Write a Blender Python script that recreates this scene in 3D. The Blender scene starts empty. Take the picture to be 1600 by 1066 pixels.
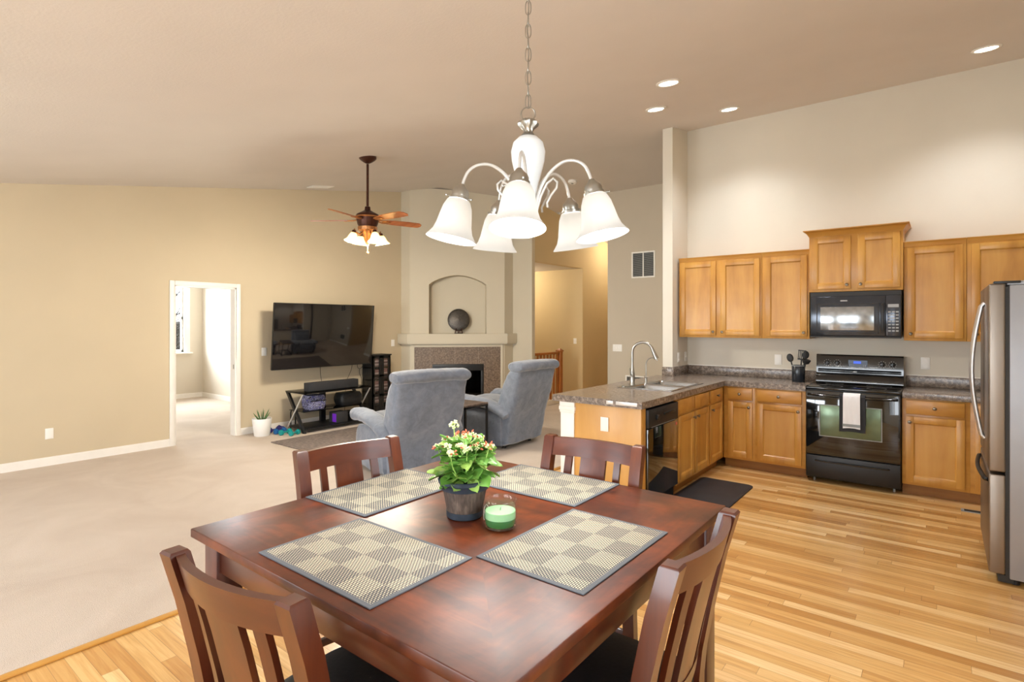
import bpy, bmesh, math, random
from mathutils import Vector, Matrix, noise
random.seed(7)
PI = math.pi
SC = bpy.context.scene
COL = SC.collection

def lin(h):
    h = h.lstrip('#')
    r = []
    for i in (0, 2, 4):
        c = int(h[i:i+2], 16) / 255
        r.append(c / 12.92 if c <= .04045 else ((c + .055) / 1.055) ** 2.4)
    return (r[0], r[1], r[2], 1)

# ------------------------------------------------------------------ camera
CAM_H = 1.55
FOC = 860.0
YAW = math.atan(673 / 860)
cam = bpy.data.cameras.new('camera')
cam.sensor_width = 36
cam.sensor_fit = 'HORIZONTAL'
cam.lens = FOC / 1600 * 36
cam.shift_y = -28 / 1600
cam.clip_end = 200
camo = bpy.data.objects.new('camera', cam)
COL.objects.link(camo)
camo.location = (0, 0, CAM_H)
camo.rotation_euler = (PI / 2, 0, YAW)
SC.camera = camo

# ------------------------------------------------------------------ world, daylight, exposure
w = bpy.data.worlds.new('world')
SC.world = w
w.use_nodes = True
wn = w.node_tree.nodes
wb = wn['Background']
wsky = wn.new('ShaderNodeTexSky')
wsky.sky_type = 'HOSEK_WILKIE'
wsky.sun_direction = (0.3, -0.5, 0.8)
wsky.turbidity = 6
wmix = wn.new('ShaderNodeMix'); wmix.data_type = 'RGBA'
wmix.inputs[0].default_value = .8
wmix.inputs[7].default_value = (.92, .96, 1, 1)
w.node_tree.links.new(wsky.outputs[0], wmix.inputs[6])
w.node_tree.links.new(wmix.outputs[2], wb.inputs[0])
wb.inputs[1].default_value = 2.5

def area(name, loc, rot, sx, sy, power, col=(1, 1, 1), spread=PI):
    l = bpy.data.lights.new(name, 'AREA')
    l.shape = 'RECTANGLE'
    l.size = sx; l.size_y = sy
    l.energy = power; l.color = col; l.spread = spread
    o = bpy.data.objects.new(name, l)
    COL.objects.link(o)
    o.location = loc; o.rotation_euler = rot
    return o
DAY = (.86, .93, 1.0)
# daylight entering by the glazed openings of the walls behind the photographer and of the bedroom
area('daylight_patio', (-1.6, -2.75, 1.25), (PI / 2, 0, 0), 2.6, 2.1, 125, DAY)
area('daylight_living', (-5.2, -2.75, 1.3), (PI / 2, 0, 0), 2.2, 1.5, 118, DAY)
area('daylight_east', (1.37, 0.6, 1.5), (0, PI / 2, 0), 1.4, 2.0, 35, DAY)
area('daylight_bedroom', (-12.6, 4.1, 1.65), (0, -PI / 2, 0), 1.4, 1.6, 260, (.85, .93, 1))

SC.view_settings.view_transform = 'Standard'
SC.view_settings.look = 'None'
SC.view_settings.gamma = 1
SC.view_settings.use_curve_mapping = False
SC.view_settings.exposure = 0.37
SC.cycles.use_denoising = True
SC.cycles.max_bounces = 10
SC.cycles.diffuse_bounces = 6
SC.cycles.sample_clamp_indirect = 6

# ------------------------------------------------------------------ materials
class M:
    def __init__(s, name):
        s.m = bpy.data.materials.new(name)
        s.m.use_nodes = True
        s.t = s.m.node_tree
        s.n = s.t.nodes
        s.b = s.n['Principled BSDF']
        s.co = s.n.new('ShaderNodeTexCoord').outputs['Object']
    def new(s, t, **k):
        x = s.n.new(t)
        for a, v in k.items(): setattr(x, a, v)
        return x
    def link(s, a, b): s.t.links.new(a, b)
    def put(s, sock, v):
        if isinstance(v, bpy.types.NodeSocket): s.link(v, sock)
        else: sock.default_value = v
    def math(s, op, a, b=0., c=0.):
        x = s.new('ShaderNodeMath', operation=op)
        s.put(x.inputs[0], a); s.put(x.inputs[1], b)
        if len(x.inputs) > 2: s.put(x.inputs[2], c)
        return x.outputs[0]
    def scaled(s, sc, co=None):
        x = s.new('ShaderNodeMapping')
        x.inputs['Scale'].default_value = sc
        s.link(co or s.co, x.inputs[0])
        return x.outputs[0]
    def noise(s, scale, detail=3, rough=.5, co=None, dist=0):
        x = s.new('ShaderNodeTexNoise')
        x.inputs['Scale'].default_value = scale
        x.inputs['Detail'].default_value = detail
        x.inputs['Roughness'].default_value = rough
        x.inputs['Distortion'].default_value = dist
        s.link(co or s.co, x.inputs[0])
        return x.outputs[0]
    def ramp(s, f, stops):
        x = s.new('ShaderNodeValToRGB')
        e = x.color_ramp.elements
        while len(e) < len(stops): e.new(.5)
        for i, (p, c) in enumerate(stops):
            e[i].position = p; e[i].color = lin(c) if isinstance(c, str) else c
        s.put(x.inputs[0], f)
        return x.outputs[0]
    def mix(s, f, a, b, mode='MIX'):
        x = s.new('ShaderNodeMix', data_type='RGBA', blend_type=mode)
        s.put(x.inputs[0], f)
        s.put(x.inputs[6], lin(a) if isinstance(a, str) else a)
        s.put(x.inputs[7], lin(b) if isinstance(b, str) else b)
        return x.outputs[2]
    def bump(s, h, strength=.2, dist=.01):
        x = s.new('ShaderNodeBump')
        x.inputs['Strength'].default_value = strength
        x.inputs['Distance'].default_value = dist
        s.link(h, x.inputs['Height'])
        s.link(x.outputs[0], s.b.inputs['Normal'])
    def set(s, **k):
        N = dict(col='Base Color', rough='Roughness', metal='Metallic', coat='Coat Weight', coatr='Coat Roughness', trans='Transmission Weight',
                 ior='IOR', alpha='Alpha', em='Emission Color', es='Emission Strength', sheen='Sheen Weight', sheenr='Sheen Roughness', spec='Specular IOR Level', sss='Subsurface Weight')
        for a, v in k.items():
            if isinstance(v, str): v = lin(v)
            s.put(s.b.inputs[N[a]], v)
        return s

def plain(name, c, rough=.5, metal=0, var=.12, scale=8, bump=0, bscale=200, **k):
    m = M(name)
    f = m.noise(scale, 3)
    a = lin(c)
    d = tuple(x * (1 - var) for x in a[:3]) + (1,)
    l = tuple(min(1, x * (1 + var * .6)) for x in a[:3]) + (1,)
    m.link(m.ramp(f, [(.3, d), (.7, l)]), m.b.inputs['Base Color'])
    m.set(rough=rough, metal=metal, **k)
    if bump: m.bump(m.noise(bscale, 2), bump, .002)
    return m.m

def wood(name, dark, mid, light, axis, rough=.35, scale=1., coat=0., grain=18):
    """long soft grain along one axis"""
    m = M(name)
    sc = [grain * scale] * 3
    sc['xyz'.index(axis)] = 1.1 * scale
    co = m.scaled(sc)
    f1 = m.noise(1, 5, .6, co, .4)
    f2 = m.noise(2.2 * scale, 3, .5)
    f = m.math('ADD', m.math('MULTIPLY', f1, .55), m.math('MULTIPLY', f2, .45))
    m.link(m.ramp(f, [(.32, dark), (.5, mid), (.68, light)]), m.b.inputs['Base Color'])
    m.set(rough=rough, coat=coat, coatr=.15)
    return m.m

def mat_floor():
    m = M('oak_strip_floor')
    sep = m.new('ShaderNodeSeparateXYZ'); m.link(m.co, sep.inputs[0])
    x, y = sep.outputs[0], sep.outputs[1]
    W = .066
    row = m.math('FLOOR', m.math('DIVIDE', y, W))
    wn1 = m.new('ShaderNodeTexWhiteNoise', noise_dimensions='1D'); m.link(row, wn1.inputs['W'])
    xo = m.math('ADD', x, m.math('MULTIPLY', wn1.outputs[0], 7.3))
    L = 1.05
    cell = m.math('FLOOR', m.math('DIVIDE', xo, L))
    cv = m.new('ShaderNodeCombineXYZ'); m.link(row, cv.inputs[0]); m.link(cell, cv.inputs[1])
    wn2 = m.new('ShaderNodeTexWhiteNoise', noise_dimensions='2D'); m.link(cv.outputs[0], wn2.inputs[0])
    r = wn2.outputs[0]
    co = m.new('ShaderNodeCombineXYZ')
    m.link(m.math('ADD', m.math('MULTIPLY', x, 1.6), m.math('MULTIPLY', r, 37)), co.inputs[0])
    m.link(m.math('MULTIPLY', y, 38), co.inputs[1])
    m.link(m.math('MULTIPLY', r, 11), co.inputs[2])
    g = m.noise(1.3, 6, .62, co.outputs[0], .8)
    base = m.ramp(r, [(0, '#b98748'), (.12, '#cc9c5c'), (.45, '#dcb272'), (.8, '#e6c185'), (1, '#eecf9a')])
    grain = m.ramp(g, [(.30, '#8f6638'), (.42, '#dcbb88'), (.6, '#ffffff')])
    c = m.mix(.42, base, grain, 'MULTIPLY')
    fy = m.math('FRACT', m.math('DIVIDE', y, W))
    fx = m.math('FRACT', m.math('DIVIDE', xo, L))
    e1 = m.math('LESS_THAN', fy, .03)
    e2 = m.math('LESS_THAN', fx, .0022)
    e = m.math('MAXIMUM', e1, e2)
    c = m.mix(m.math('MULTIPLY', e, .55), c, '#6b4520')
    m.link(c, m.b.inputs['Base Color'])
    m.set(rough=.30, coat=.25, coatr=.22)
    m.bump(m.math('SUBTRACT', 1, e), .15, .001)
    return m.m

def mat_carpet():
    m = M('beige_carpet')
    f = m.noise(1.3, 4, .6, None, .8)
    f2 = m.noise(260, 2, .6)
    c = m.ramp(f, [(.3, '#cbbaa8'), (.55, '#d6c7b6'), (.75, '#decfc0')])
    c = m.mix(.45, c, m.ramp(f2, [(.3, '#8f8378'), (.7, '#ffffff')]), 'MULTIPLY')
    m.link(c, m.b.inputs['Base Color'])
    m.set(rough=1, sheen=.2, spec=.1)
    m.bump(f2, .6, .006)
    return m.m

def mat_paint(name, c, rough=.75, bump=.12):
    m = M(name)
    f = m.noise(2.0, 3)
    a = lin(c)
    m.link(m.ramp(f, [(.3, tuple(x * .965 for x in a[:3]) + (1,)), (.7, a)]), m.b.inputs['Base Color'])
    m.set(rough=rough, spec=.3)
    m.bump(m.noise(60, 4, .6), bump, .004)
    return m.m

def mat_granite(name, base, dark, light, tile=.305, grout='#6e655c', rough=.22, coord=None):
    m = M(name)
    v = m.new('ShaderNodeTexVoronoi'); v.inputs['Scale'].default_value = 85
    m.link(m.co, v.inputs[0])
    n1 = m.noise(38, 5, .75)
    c = m.ramp(n1, [(.40, dark), (.5, base), (.60, light)])
    c = m.mix(.5, c, m.ramp(m.math('FRACT', m.math('MULTIPLY', v.outputs['Distance'], 3.1)), [(.2, dark), (.5, base), (.9, light)]))
    if tile:
        sep = m.new('ShaderNodeSeparateXYZ'); m.link(m.co, sep.inputs[0])
        mx = None
        for i in range(2):
            fr = m.math('FRACT', m.math('DIVIDE', m.math('ADD', sep.outputs[(i if coord is None else coord[i])], 50 * tile + .03), tile))
            g = m.math('LESS_THAN', fr, .012)
            mx = g if mx is None else m.math('MAXIMUM', mx, g)
        c = m.mix(m.math('MULTIPLY', mx, .7), c, grout)
    m.link(c, m.b.inputs['Base Color'])
    m.set(rough=rough, spec=.5)
    return m.m

def mat_velvet():
    m = M('grey_velvet')
    f = m.noise(3.2, 5, .65, None, 1.2)
    f2 = m.noise(14, 4, .6, None, .6)
    c = m.ramp(f, [(.2, '#565e6a'), (.36, '#737b88'), (.6, '#808793'), (.8, '#9097a2')])
    c = m.mix(.22, c, m.ramp(f2, [(.35, '#6a7079'), (.6, '#ffffff')]), 'MULTIPLY')
    m.link(c, m.b.inputs['Base Color'])
    m.set(rough=.85, sheen=.6, sheenr=.4, spec=.2)
    m.bump(f2, .3, .02)
    return m.m

def mat_placemat():
    """woven: rows of cream stitches on a charcoal ground, in a checker of dense and sparse blocks (local x 0..L, y 0..W)"""
    m = M('woven_placemat')
    sep = m.new('ShaderNodeSeparateXYZ'); m.link(m.co, sep.inputs[0])
    x, y = sep.outputs[0], sep.outputs[1]
    P = .0098
    ry = m.math('DIVIDE', y, P * .62)
    rowi = m.math('FLOOR', ry)
    odd = m.math('MODULO', m.math('ABSOLUTE', rowi), 2)
    rx = m.math('ADD', m.math('DIVIDE', x, P), m.math('MULTIPLY', odd, .5))
    fx = m.math('FRACT', m.math('ADD', rx, 100))
    fy = m.math('FRACT', m.math('ADD', ry, 100))
    bx = m.math('FLOOR', m.math('ADD', m.math('DIVIDE', x, .0925), 10))
    by = m.math('FLOOR', m.math('ADD', m.math('DIVIDE', y, .0775), 10))
    chk = m.math('MODULO', m.math('ADD', bx, by), 2)
    wx = m.math('ADD', .46, m.math('MULTIPLY', chk, .22))
    wy = m.math('ADD', .42, m.math('MULTIPLY', chk, .12))
    a = m.math('LESS_THAN', fx, wx)
    b = m.math('LESS_THAN', fy, wy)
    s = m.math('MULTIPLY', a, b)
    ax = m.math('ABSOLUTE', x); ay = m.math('ABSOLUTE', y)
    inside = m.math('MULTIPLY', m.math('LESS_THAN', ax, .232), m.math('LESS_THAN', ay, .156))
    s = m.math('MULTIPLY', s, inside)
    ground = m.mix(inside, '#5a5f66', '#4a4c4e')
    c = m.mix(s, ground, '#d9d0b3')
    m.link(c, m.b.inputs['Base Color'])
    m.set(rough=.75)
    m.bump(s, .4, .0015)
    return m.m

def mat_table():
    m = M('cherry_table_top')
    sep = m.new('ShaderNodeSeparateXYZ'); m.link(m.co, sep.inputs[0])
    x, y = sep.outputs[0], sep.outputs[1]
    # four triangular veneer leaves meeting in the middle, grain turned in alternate leaves
    q = m.math('GREATER_THAN', m.math('ABSOLUTE', x), m.math('ABSOLUTE', y))
    ca = m.scaled((2.2, 24, 4)); cb = m.scaled((24, 2.2, 4))
    ga = m.noise(1, 5, .6, ca, .5); gb = m.noise(1, 5, .6, cb, .5)
    mixv = m.new('ShaderNodeMix'); m.link(q, mixv.inputs[0]); m.link(ga, mixv.inputs[2]); m.link(gb, mixv.inputs[3])
    blot = m.noise(5.5, 4, .6, None, .5)
    f = m.math('ADD', m.math('MULTIPLY', mixv.outputs[0], .4), m.math('MULTIPLY', blot, .6))
    c = m.ramp(f, [(.35, '#2f140a'), (.5, '#52240f'), (.64, '#743616')])
    m.link(c, m.b.inputs['Base Color'])
    m.set(rough=m.ramp(m.noise(9, 5, .7), [(.3, (.33, .33, .33, 1)), (.7, (.40, .40, .40, 1))]), coat=0, spec=.38)
    return m.m

def glass(name, tint='#ffffff', rough=.02):
    m = M(name)
    m.set(col=tint, rough=rough, trans=1, ior=1.45)
    tr = m.new('ShaderNodeBsdfTransparent'); tr.inputs[0].default_value = lin(tint)
    gl = m.new('ShaderNodeBsdfGlossy'); gl.inputs['Roughness'].default_value = rough
    f = m.new('ShaderNodeLayerWeight'); f.inputs[0].default_value = .5
    fac = m.math('ADD', .03, m.math('MULTIPLY', m.math('POWER', f.outputs['Facing'], 3.), .5))
    mx = m.new('ShaderNodeMixShader')
    m.link(fac, mx.inputs[0]); m.link(tr.outputs[0], mx.inputs[1]); m.link(gl.outputs[0], mx.inputs[2])
    out = m.n['Material Output']
    m.link(mx.outputs[0], out.inputs[0])
    return m.m

def emitter(name, c, s, base='#ffffff'):
    m = M(name); m.set(col=base, em=c, es=s, rough=.4)
    return m.m

T = {}
T['floor'] = mat_floor()
T['carpet'] = mat_carpet()
T['living'] = mat_paint('warm_tan_paint', '#cbbca0')
T['hearth'] = mat_paint('soft_beige_paint', '#ccc3af')
T['kitchen'] = mat_paint('pale_kitchen_paint', '#dad4c6')
T['farpaint'] = mat_paint('greige_paint', '#c5bba9')
T['hallpaint'] = mat_paint('yellow_hall_paint', '#cdb88f')
T['ceil'] = mat_paint('textured_ceiling_paint', '#d3cbc2', .9, .3)
T['bedpaint'] = mat_paint('bedroom_paint', '#d6cdbd')
T['white'] = plain('white_trim_paint', '#efebe4', .4, var=.03)
T['plastic'] = plain('white_plastic', '#f2f0ea', .35, var=.02)
T['slot'] = plain('dark_slot', '#2a2826', .6)
T['oakV'] = wood('honey_maple_upright', '#a8722c', '#c28c3e', '#d09e4c', 'z', .38, 1, .15, 9)
T['oakX'] = wood('honey_maple_along_wall', '#a8722c', '#c28c3e', '#d09e4c', 'x', .38, 1, .15, 9)
T['oakY'] = wood('honey_maple_along_peninsula', '#a8722c', '#c28c3e', '#d09e4c', 'y', .38, 1, .15, 9)
T['panel'] = wood('light_maple_panel', '#bf8c45', '#cd9c55', '#d8aa66', 'z', .4, .8, .1, 6)
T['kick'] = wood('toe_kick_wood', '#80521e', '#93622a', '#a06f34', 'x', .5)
T['rail'] = wood('railing_oak', '#8a4e1c', '#a8642a', '#bb7636', 'z', .35)
T['counter'] = mat_granite('granite_tile_counter', '#75685c', '#3d3530', '#b0a091')
T['splash'] = mat_granite('granite_tile_splash', '#75685c', '#3d3530', '#b0a091', .305, coord=(0, 0))
T['surround'] = mat_granite('granite_hearth_tile', '#705c4b', '#43362c', '#9c8874', .30, '#a08f80', .4, coord=(0, 0))
T['black'] = plain('black_enamel', '#0d0d0e', .14, var=.1, coat=.5, coatr=.05)
T['blackm'] = plain('black_satin', '#161617', .4)
T['blackp'] = plain('black_plastic', '#1c1c1d', .5)
T['ovenglass'] = plain('dark_oven_glass', '#0b0a09', .06, var=.05, coat=1, coatr=.02)
T['ovenwin'] = plain('green_reflection_oven_window', '#74866c', .22, .6, var=.35, scale=5)  # green reflection of the outdoors painted into the window colour
T['grey'] = plain('grey_line', '#8f9392', .4)
T['mwglass'] = plain('mirrored_microwave_glass', '#a9aeb2', .16, .85, var=.2, scale=22)
T['mwbody'] = plain('gloss_black_microwave', '#454950', .16, .6, var=.2)
T['steel'] = plain('brushed_steel', '#93897f', .42, 1, var=.06, scale=3)
T['steelside'] = plain('grey_painted_steel', '#9b9ca0', .45, .3, var=.04)
T['chrome'] = plain('chrome', '#d6d6d6', .3, .8, var=.03)
T['nickel'] = plain('brushed_nickel', '#aaa79f', .3, 1, var=.05)
T['sink'] = plain('sink_steel', '#b4b6b8', .22, 1, var=.05)
T['bronze'] = plain('aged_bronze', '#4a2a20', .35, .6, var=.25, scale=40)
T['copper'] = plain('copper_filigree', '#b07a4c', .35, .7, var=.3, scale=60)
T['blade'] = wood('fan_blade_wood', '#8a4a22', '#a85f30', '#c07840', 'x', .3, 1, .2)
T['knob'] = plain('pewter_knob', '#7d7263', .3, .9, var=.1)
T['velvet'] = mat_velvet()
T['dark'] = wood('dark_cherry', '#2b1009', '#481c0b', '#622d11', 'z', .32, 1, .25, 14)
T['darkx'] = wood('dark_cherry_rail', '#2b1009', '#481c0b', '#622d11', 'x', .32, 1, .25, 14)
T['table'] = mat_table()
T['leather'] = plain('black_leatherette', '#17181b', .42, var=.2, scale=30, bump=.3, bscale=90)
T['mat'] = mat_placemat()
T['leaf'] = plain('kalanchoe_leaf', '#6da045', .4, var=.35, scale=16, coat=.1, sss=.05)
T['leafy'] = plain('young_leaf', '#a9cd68', .45, var=.3, scale=20)
T['petal'] = plain('white_green_petals', '#dfe9b4', .6, var=.12, scale=40)
T['bud'] = plain('coral_buds', '#cf6a4c', .55, var=.3, scale=60)
T['stave'] = wood('barrel_stave_wood', '#2e2622', '#54463d', '#7d6c5f', 'z', .75, 5)
T['band'] = plain('blue_grey_band', '#39424e', .5, .3, var=.3, scale=30)
T['soil'] = plain('dark_soil', '#2b1f16', .95, bump=.6)
T['glass'] = glass('clear_glass')
T['smoke'] = glass('smoked_glass', '#5a5c5c')
T['wax1'] = plain('pale_green_wax', '#9fd6a0', .4, var=.05, sss=.1)
T['wax2'] = plain('deep_green_wax', '#3f7f45', .4, var=.08, sss=.1)
def translucent(name, c, em, ecol, mixf=.55):
    m = M(name)
    d = m.new('ShaderNodeBsdfDiffuse'); d.inputs[0].default_value = lin(c)
    t = m.new('ShaderNodeBsdfTranslucent'); t.inputs[0].default_value = lin(c)
    e = m.new('ShaderNodeEmission'); e.inputs[0].default_value = lin(ecol); e.inputs[1].default_value = em
    x = m.new('ShaderNodeMixShader'); x.inputs[0].default_value = mixf
    a = m.new('ShaderNodeAddShader')
    m.link(d.outputs[0], x.inputs[1]); m.link(t.outputs[0], x.inputs[2])
    m.link(x.outputs[0], a.inputs[0]); m.link(e.outputs[0], a.inputs[1]); m.link(a.outputs[0], m.n['Material Output'].inputs[0])
    return m.m
T['shade'] = translucent('frosted_white_shade', '#c4c3c0', .16, '#fffaf2', .34)
T['shadeglow'] = emitter('lit_shade_interior', '#fffaf0', 1.8)
T['bulb'] = emitter('lit_bulb', '#fff6e2', 4)
T['fanshade'] = translucent('warm_frosted_shade', '#fff0d0', .6, '#ffe2a0', .7)
T['can'] = emitter('lit_downlight', '#fff8ec', 12)
T['milk'] = plain('milk_glass', '#e6ebee', .35, var=.02)
T['armw'] = plain('pearl_white_metal', '#d5d3cf', .3, .3, var=.03)
T['tv'] = plain('television_glass', '#0a090c', .09, var=.1, coat=1, coatr=.03)
T['charcoal'] = plain('charcoal_felt', '#2b2b2d', .85)
T['foam'] = plain('dark_foam_mat', '#2a2c31', .6, var=.25, scale=7, bump=.3)
T['rug'] = plain('grey_brown_rug', '#7c7069', .95, var=.35, scale=30, bump=.8, bscale=160)
T['pewter'] = plain('dark_pewter_plate', '#4c4742', .42, .6, var=.4, scale=45, bump=.5, bscale=70)
T['fire'] = plain('firebox_black', '#101114', .35)
T['aloe'] = plain('aloe_green', '#5c7a45', .5, var=.3, scale=30)
T['pot'] = plain('white_ceramic', '#f0efec', .35, var=.02)
T['teal'] = plain('teal_vinyl', '#14908e', .4)
T['blue'] = plain('blue_vinyl', '#1b5f9a', .4)
T['purple'] = plain('indigo_vinyl', '#2f2c74', .4)
T['towelw'] = plain('white_towel', '#e9eaec', .9, var=.04, bump=.6, bscale=300)
T['toweld'] = plain('charcoal_towel', '#2e2f32', .95, bump=.6, bscale=300)
T['cup'] = plain('blue_black_ceramic', '#1f252d', .2, var=.1)
T['bark'] = plain('dark_bark', '#2c2622', .9, var=.4)
T['linen'] = M('patterned_bag_fabric')
_m = T['linen']; _n = _m.noise(30, 1, .5, None, 2)
_m.link(_m.ramp(_n, [(.44, '#23232f'), (.5, '#c9c9e6'), (.56, '#4a4a80')]), _m.b.inputs['Base Color']); _m.set(rough=.8)
T['linen'] = _m.m
T['media'] = M('media_spines')
_m = T['media']; _v = _m.new('ShaderNodeTexWhiteNoise', noise_dimensions='1D')
_s = _m.new('ShaderNodeSeparateXYZ'); _m.link(_m.co, _s.inputs[0])
_m.link(_m.math('FLOOR', _m.math('MULTIPLY', _s.outputs[2], 70)), _v.inputs['W'])
_m.link(_m.ramp(_v.outputs[0], [(0, '#3a3136'), (.4, '#a08b86'), (.7, '#6b3d3a'), (1, '#c9c3bd')]), _m.b.inputs['Base Color'])
T['media'] = _m.m
T['glowp'] = emitter('purple_light_strip', '#8030d0', .35, '#401060')
T['glowy'] = emitter('amber_light_strip', '#ffa818', .9, '#604010')
T['display'] = emitter('blue_clock_display', '#3a6cff', .7, '#101830')
T['ink'] = plain('printed_grey_legend', '#a9abab', .5)
T['grass'] = plain('lawn', '#4f6b33', .95)

# ------------------------------------------------------------------ mesh builder
class MB:
    def __init__(s):
        s.bm = bmesh.new()
    def _xf(s, vs, mt):
        if mt is not None: bmesh.ops.transform(s.bm, matrix=mt, verts=list(vs))
    def box(s, x0, y0, z0, x1, y1, z1, b=0, seg=2, mt=None):
        r = bmesh.ops.create_cube(s.bm, size=1)
        vs = r['verts']
        for v in vs:
            v.co = Vector(((x0 + x1) / 2 + v.co.x * (x1 - x0), (y0 + y1) / 2 + v.co.y * (y1 - y0), (z0 + z1) / 2 + v.co.z * (z1 - z0)))
        if b:
            es = list({e for v in vs for e in v.link_edges})
            b = min(b, abs(x1 - x0) * .49, abs(y1 - y0) * .49, abs(z1 - z0) * .49)
            rr = bmesh.ops.bevel(s.bm, geom=es, offset=b, segments=seg, profile=.5, affect='EDGES')
            vs = list({v for f in rr['faces'] for v in f.verts})
            vs = s._island(vs)
        s._xf(vs, mt)
        return s
    def _island(s, vs):
        seen = set(vs); st = list(vs)
        while st:
            v = st.pop()
            for e in v.link_edges:
                o = e.other_vert(v)
                if o not in seen: seen.add(o); st.append(o)
        return list(seen)
    def rings(s, rings, cap0=True, cap1=True, closed=False, mt=None):
        """rings: lists of equally many points"""
        V = [[s.bm.verts.new(p) for p in r] for r in rings]
        n = len(V[0]); k = len(V)
        for i in range(k if closed else k - 1):
            a, b = V[i], V[(i + 1) % k]
            for j in range(n):
                try: s.bm.faces.new((a[j], a[(j + 1) % n], b[(j + 1) % n], b[j]))
                except ValueError: pass
        if not closed:
            if cap0 and n > 2: s.bm.faces.new(list(reversed(V[0])))
            if cap1 and n > 2: s.bm.faces.new(V[-1])
        s._xf([v for r in V for v in r], mt)
        return s
    def lathe(s, prof, o=(0, 0, 0), n=24, mt=None, cap0=False, cap1=False):
        R = []
        for r, z in prof:
            r = max(r, 1e-4)
            R.append([(o[0] + r * math.cos(2 * PI * i / n), o[1] + r * math.sin(2 * PI * i / n), o[2] + z) for i in range(n)])
        return s.rings(R, cap0, cap1, mt=mt)
    def cyl(s, p0, p1, r0, r1=None, n=16):
        return s.tube([p0, p1], [r0, r0 if r1 is None else r1], n)
    def tube(s, pts, r, n=8, closed=False, flat=1.0):
        pts = [Vector(p) for p in pts]
        k = len(pts)
        rr = r if isinstance(r, (list, tuple)) else [r] * k
        R = []
        up = None
        for i in range(k):
            if closed: t = pts[(i + 1) % k] - pts[i - 1]
            else: t = pts[min(i + 1, k - 1)] - pts[max(i - 1, 0)]
            t.normalize()
            if up is None:
                up = Vector((0, 0, 1)) if abs(t.z) < .9 else Vector((1, 0, 0))
            u = up - t * up.dot(t); u.normalize(); up = u
            v = t.cross(u)
            R.append([pts[i] + (u * math.cos(2 * PI * j / n) + v * math.sin(2 * PI * j / n) * flat) * rr[i] for j in range(n)])
        return s.rings(R, closed=closed)
    def prism(s, poly, a0, a1, axis='z', mt=None):
        def P(p, a):
            if axis == 'z': return (p[0], p[1], a)
            if axis == 'y': return (p[0], a, p[1])
            return (a, p[0], p[1])
        A = [s.bm.verts.new(P(p, a0)) for p in poly]
        B = [s.bm.verts.new(P(p, a1)) for p in poly]
        n = len(poly)
        s.bm.faces.new(A); s.bm.faces.new(list(reversed(B)))
        for i in range(n):
            s.bm.faces.new((A[i], B[i], B[(i + 1) % n], A[(i + 1) % n]))
        s._xf(A + B, mt)
        return s
    def sphere(s, c, r, n=12, sc=(1, 1, 1)):
        c = Vector(c)
        R = []
        for i in range(n // 2 + 1):
            th = PI * i / (n // 2)
            q = max(math.sin(th), 1e-3)
            R.append([c + Vector((r * sc[0] * q * math.cos(2 * PI * j / n), r * sc[1] * q * math.sin(2 * PI * j / n), -r * sc[2] * math.cos(th))) for j in range(n)])
        return s.rings(R)
    def sweep(s, secs, n=20, e=2.6):
        """secs: (centre, axis u, axis v, half u, half v) super-ellipse sections"""
        R = []
        for c, u, v, a, b in secs:
            c, u, v = Vector(c), Vector(u).normalized(), Vector(v).normalized()
            L = []
            for j in range(n):
                t = 2 * PI * (j + .5) / n
                ct, st = math.cos(t), math.sin(t)
                L.append(c + u * a * math.copysign(abs(ct) ** (2 / e), ct) + v * b * math.copysign(abs(st) ** (2 / e), st))
            R.append(L)
        return s.rings(R)
    def mesh(s, name, ang=38):
        bm = s.bm
        bmesh.ops.remove_doubles(bm, verts=bm.verts, dist=1e-5)
        bmesh.ops.recalc_face_normals(bm, faces=bm.faces)
        for f in bm.faces: f.smooth = True
        for e in bm.edges:
            if len(e.link_faces) == 2 and e.calc_face_angle(0) > math.radians(ang): e.smooth = False
        me = bpy.data.meshes.new(name)
        bm.to_mesh(me); bm.free()
        return me
    def build(s, name, mat, parent=None, world=False, label=None, ang=38):
        me = s.mesh(name, ang)
        me.materials.append(T[mat] if isinstance(mat, str) else mat)
        o = bpy.data.objects.new(name, me)
        COL.objects.link(o)
        if parent is not None:
            if world: me.transform(wm(parent).inverted())
            o.parent = parent
        if label: o['label'] = label
        return o

def lm(o):
    return Matrix.Translation(o.location) @ o.rotation_euler.to_matrix().to_4x4()
def wm(o):
    m = lm(o)
    while o.parent: o = o.parent; m = lm(o) @ m
    return m
def thing(name, label, cat, loc=(0, 0, 0), rz=0, group=None):
    o = bpy.data.objects.new(name, None)
    COL.objects.link(o)
    o.empty_display_size = .1
    o.location = loc; o.rotation_euler = (0, 0, rz)
    o['label'] = label; o['category'] = cat
    if group: o['group'] = group
    return o
def recentre(o, loc):
    o.data.transform(Matrix.Translation(-Vector(loc))); o.location = loc
    return o
def tag(o, label, cat, group=None):
    o['label'] = label; o['category'] = cat
    if group: o['group'] = group
    return o
def struct(name, mb, mat):
    o = mb.build(name, mat); o['kind'] = 'structure'
    return o
def dup(root, loc, rz, label, group=None):
    r = root.copy(); COL.objects.link(r); r.location = loc; r.rotation_euler = (0, 0, rz)
    r['label'] = label
    if group: r['group'] = group
    for ch in list(root.children):
        c = ch.copy(); COL.objects.link(c); c.parent = r
        for g in list(ch.children):
            d = g.copy(); COL.objects.link(d); d.parent = c
    return r
def RZ(a): return Matrix.Rotation(a, 4, 'Z')
def TR(*p): return Matrix.Translation(Vector(p))
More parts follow.
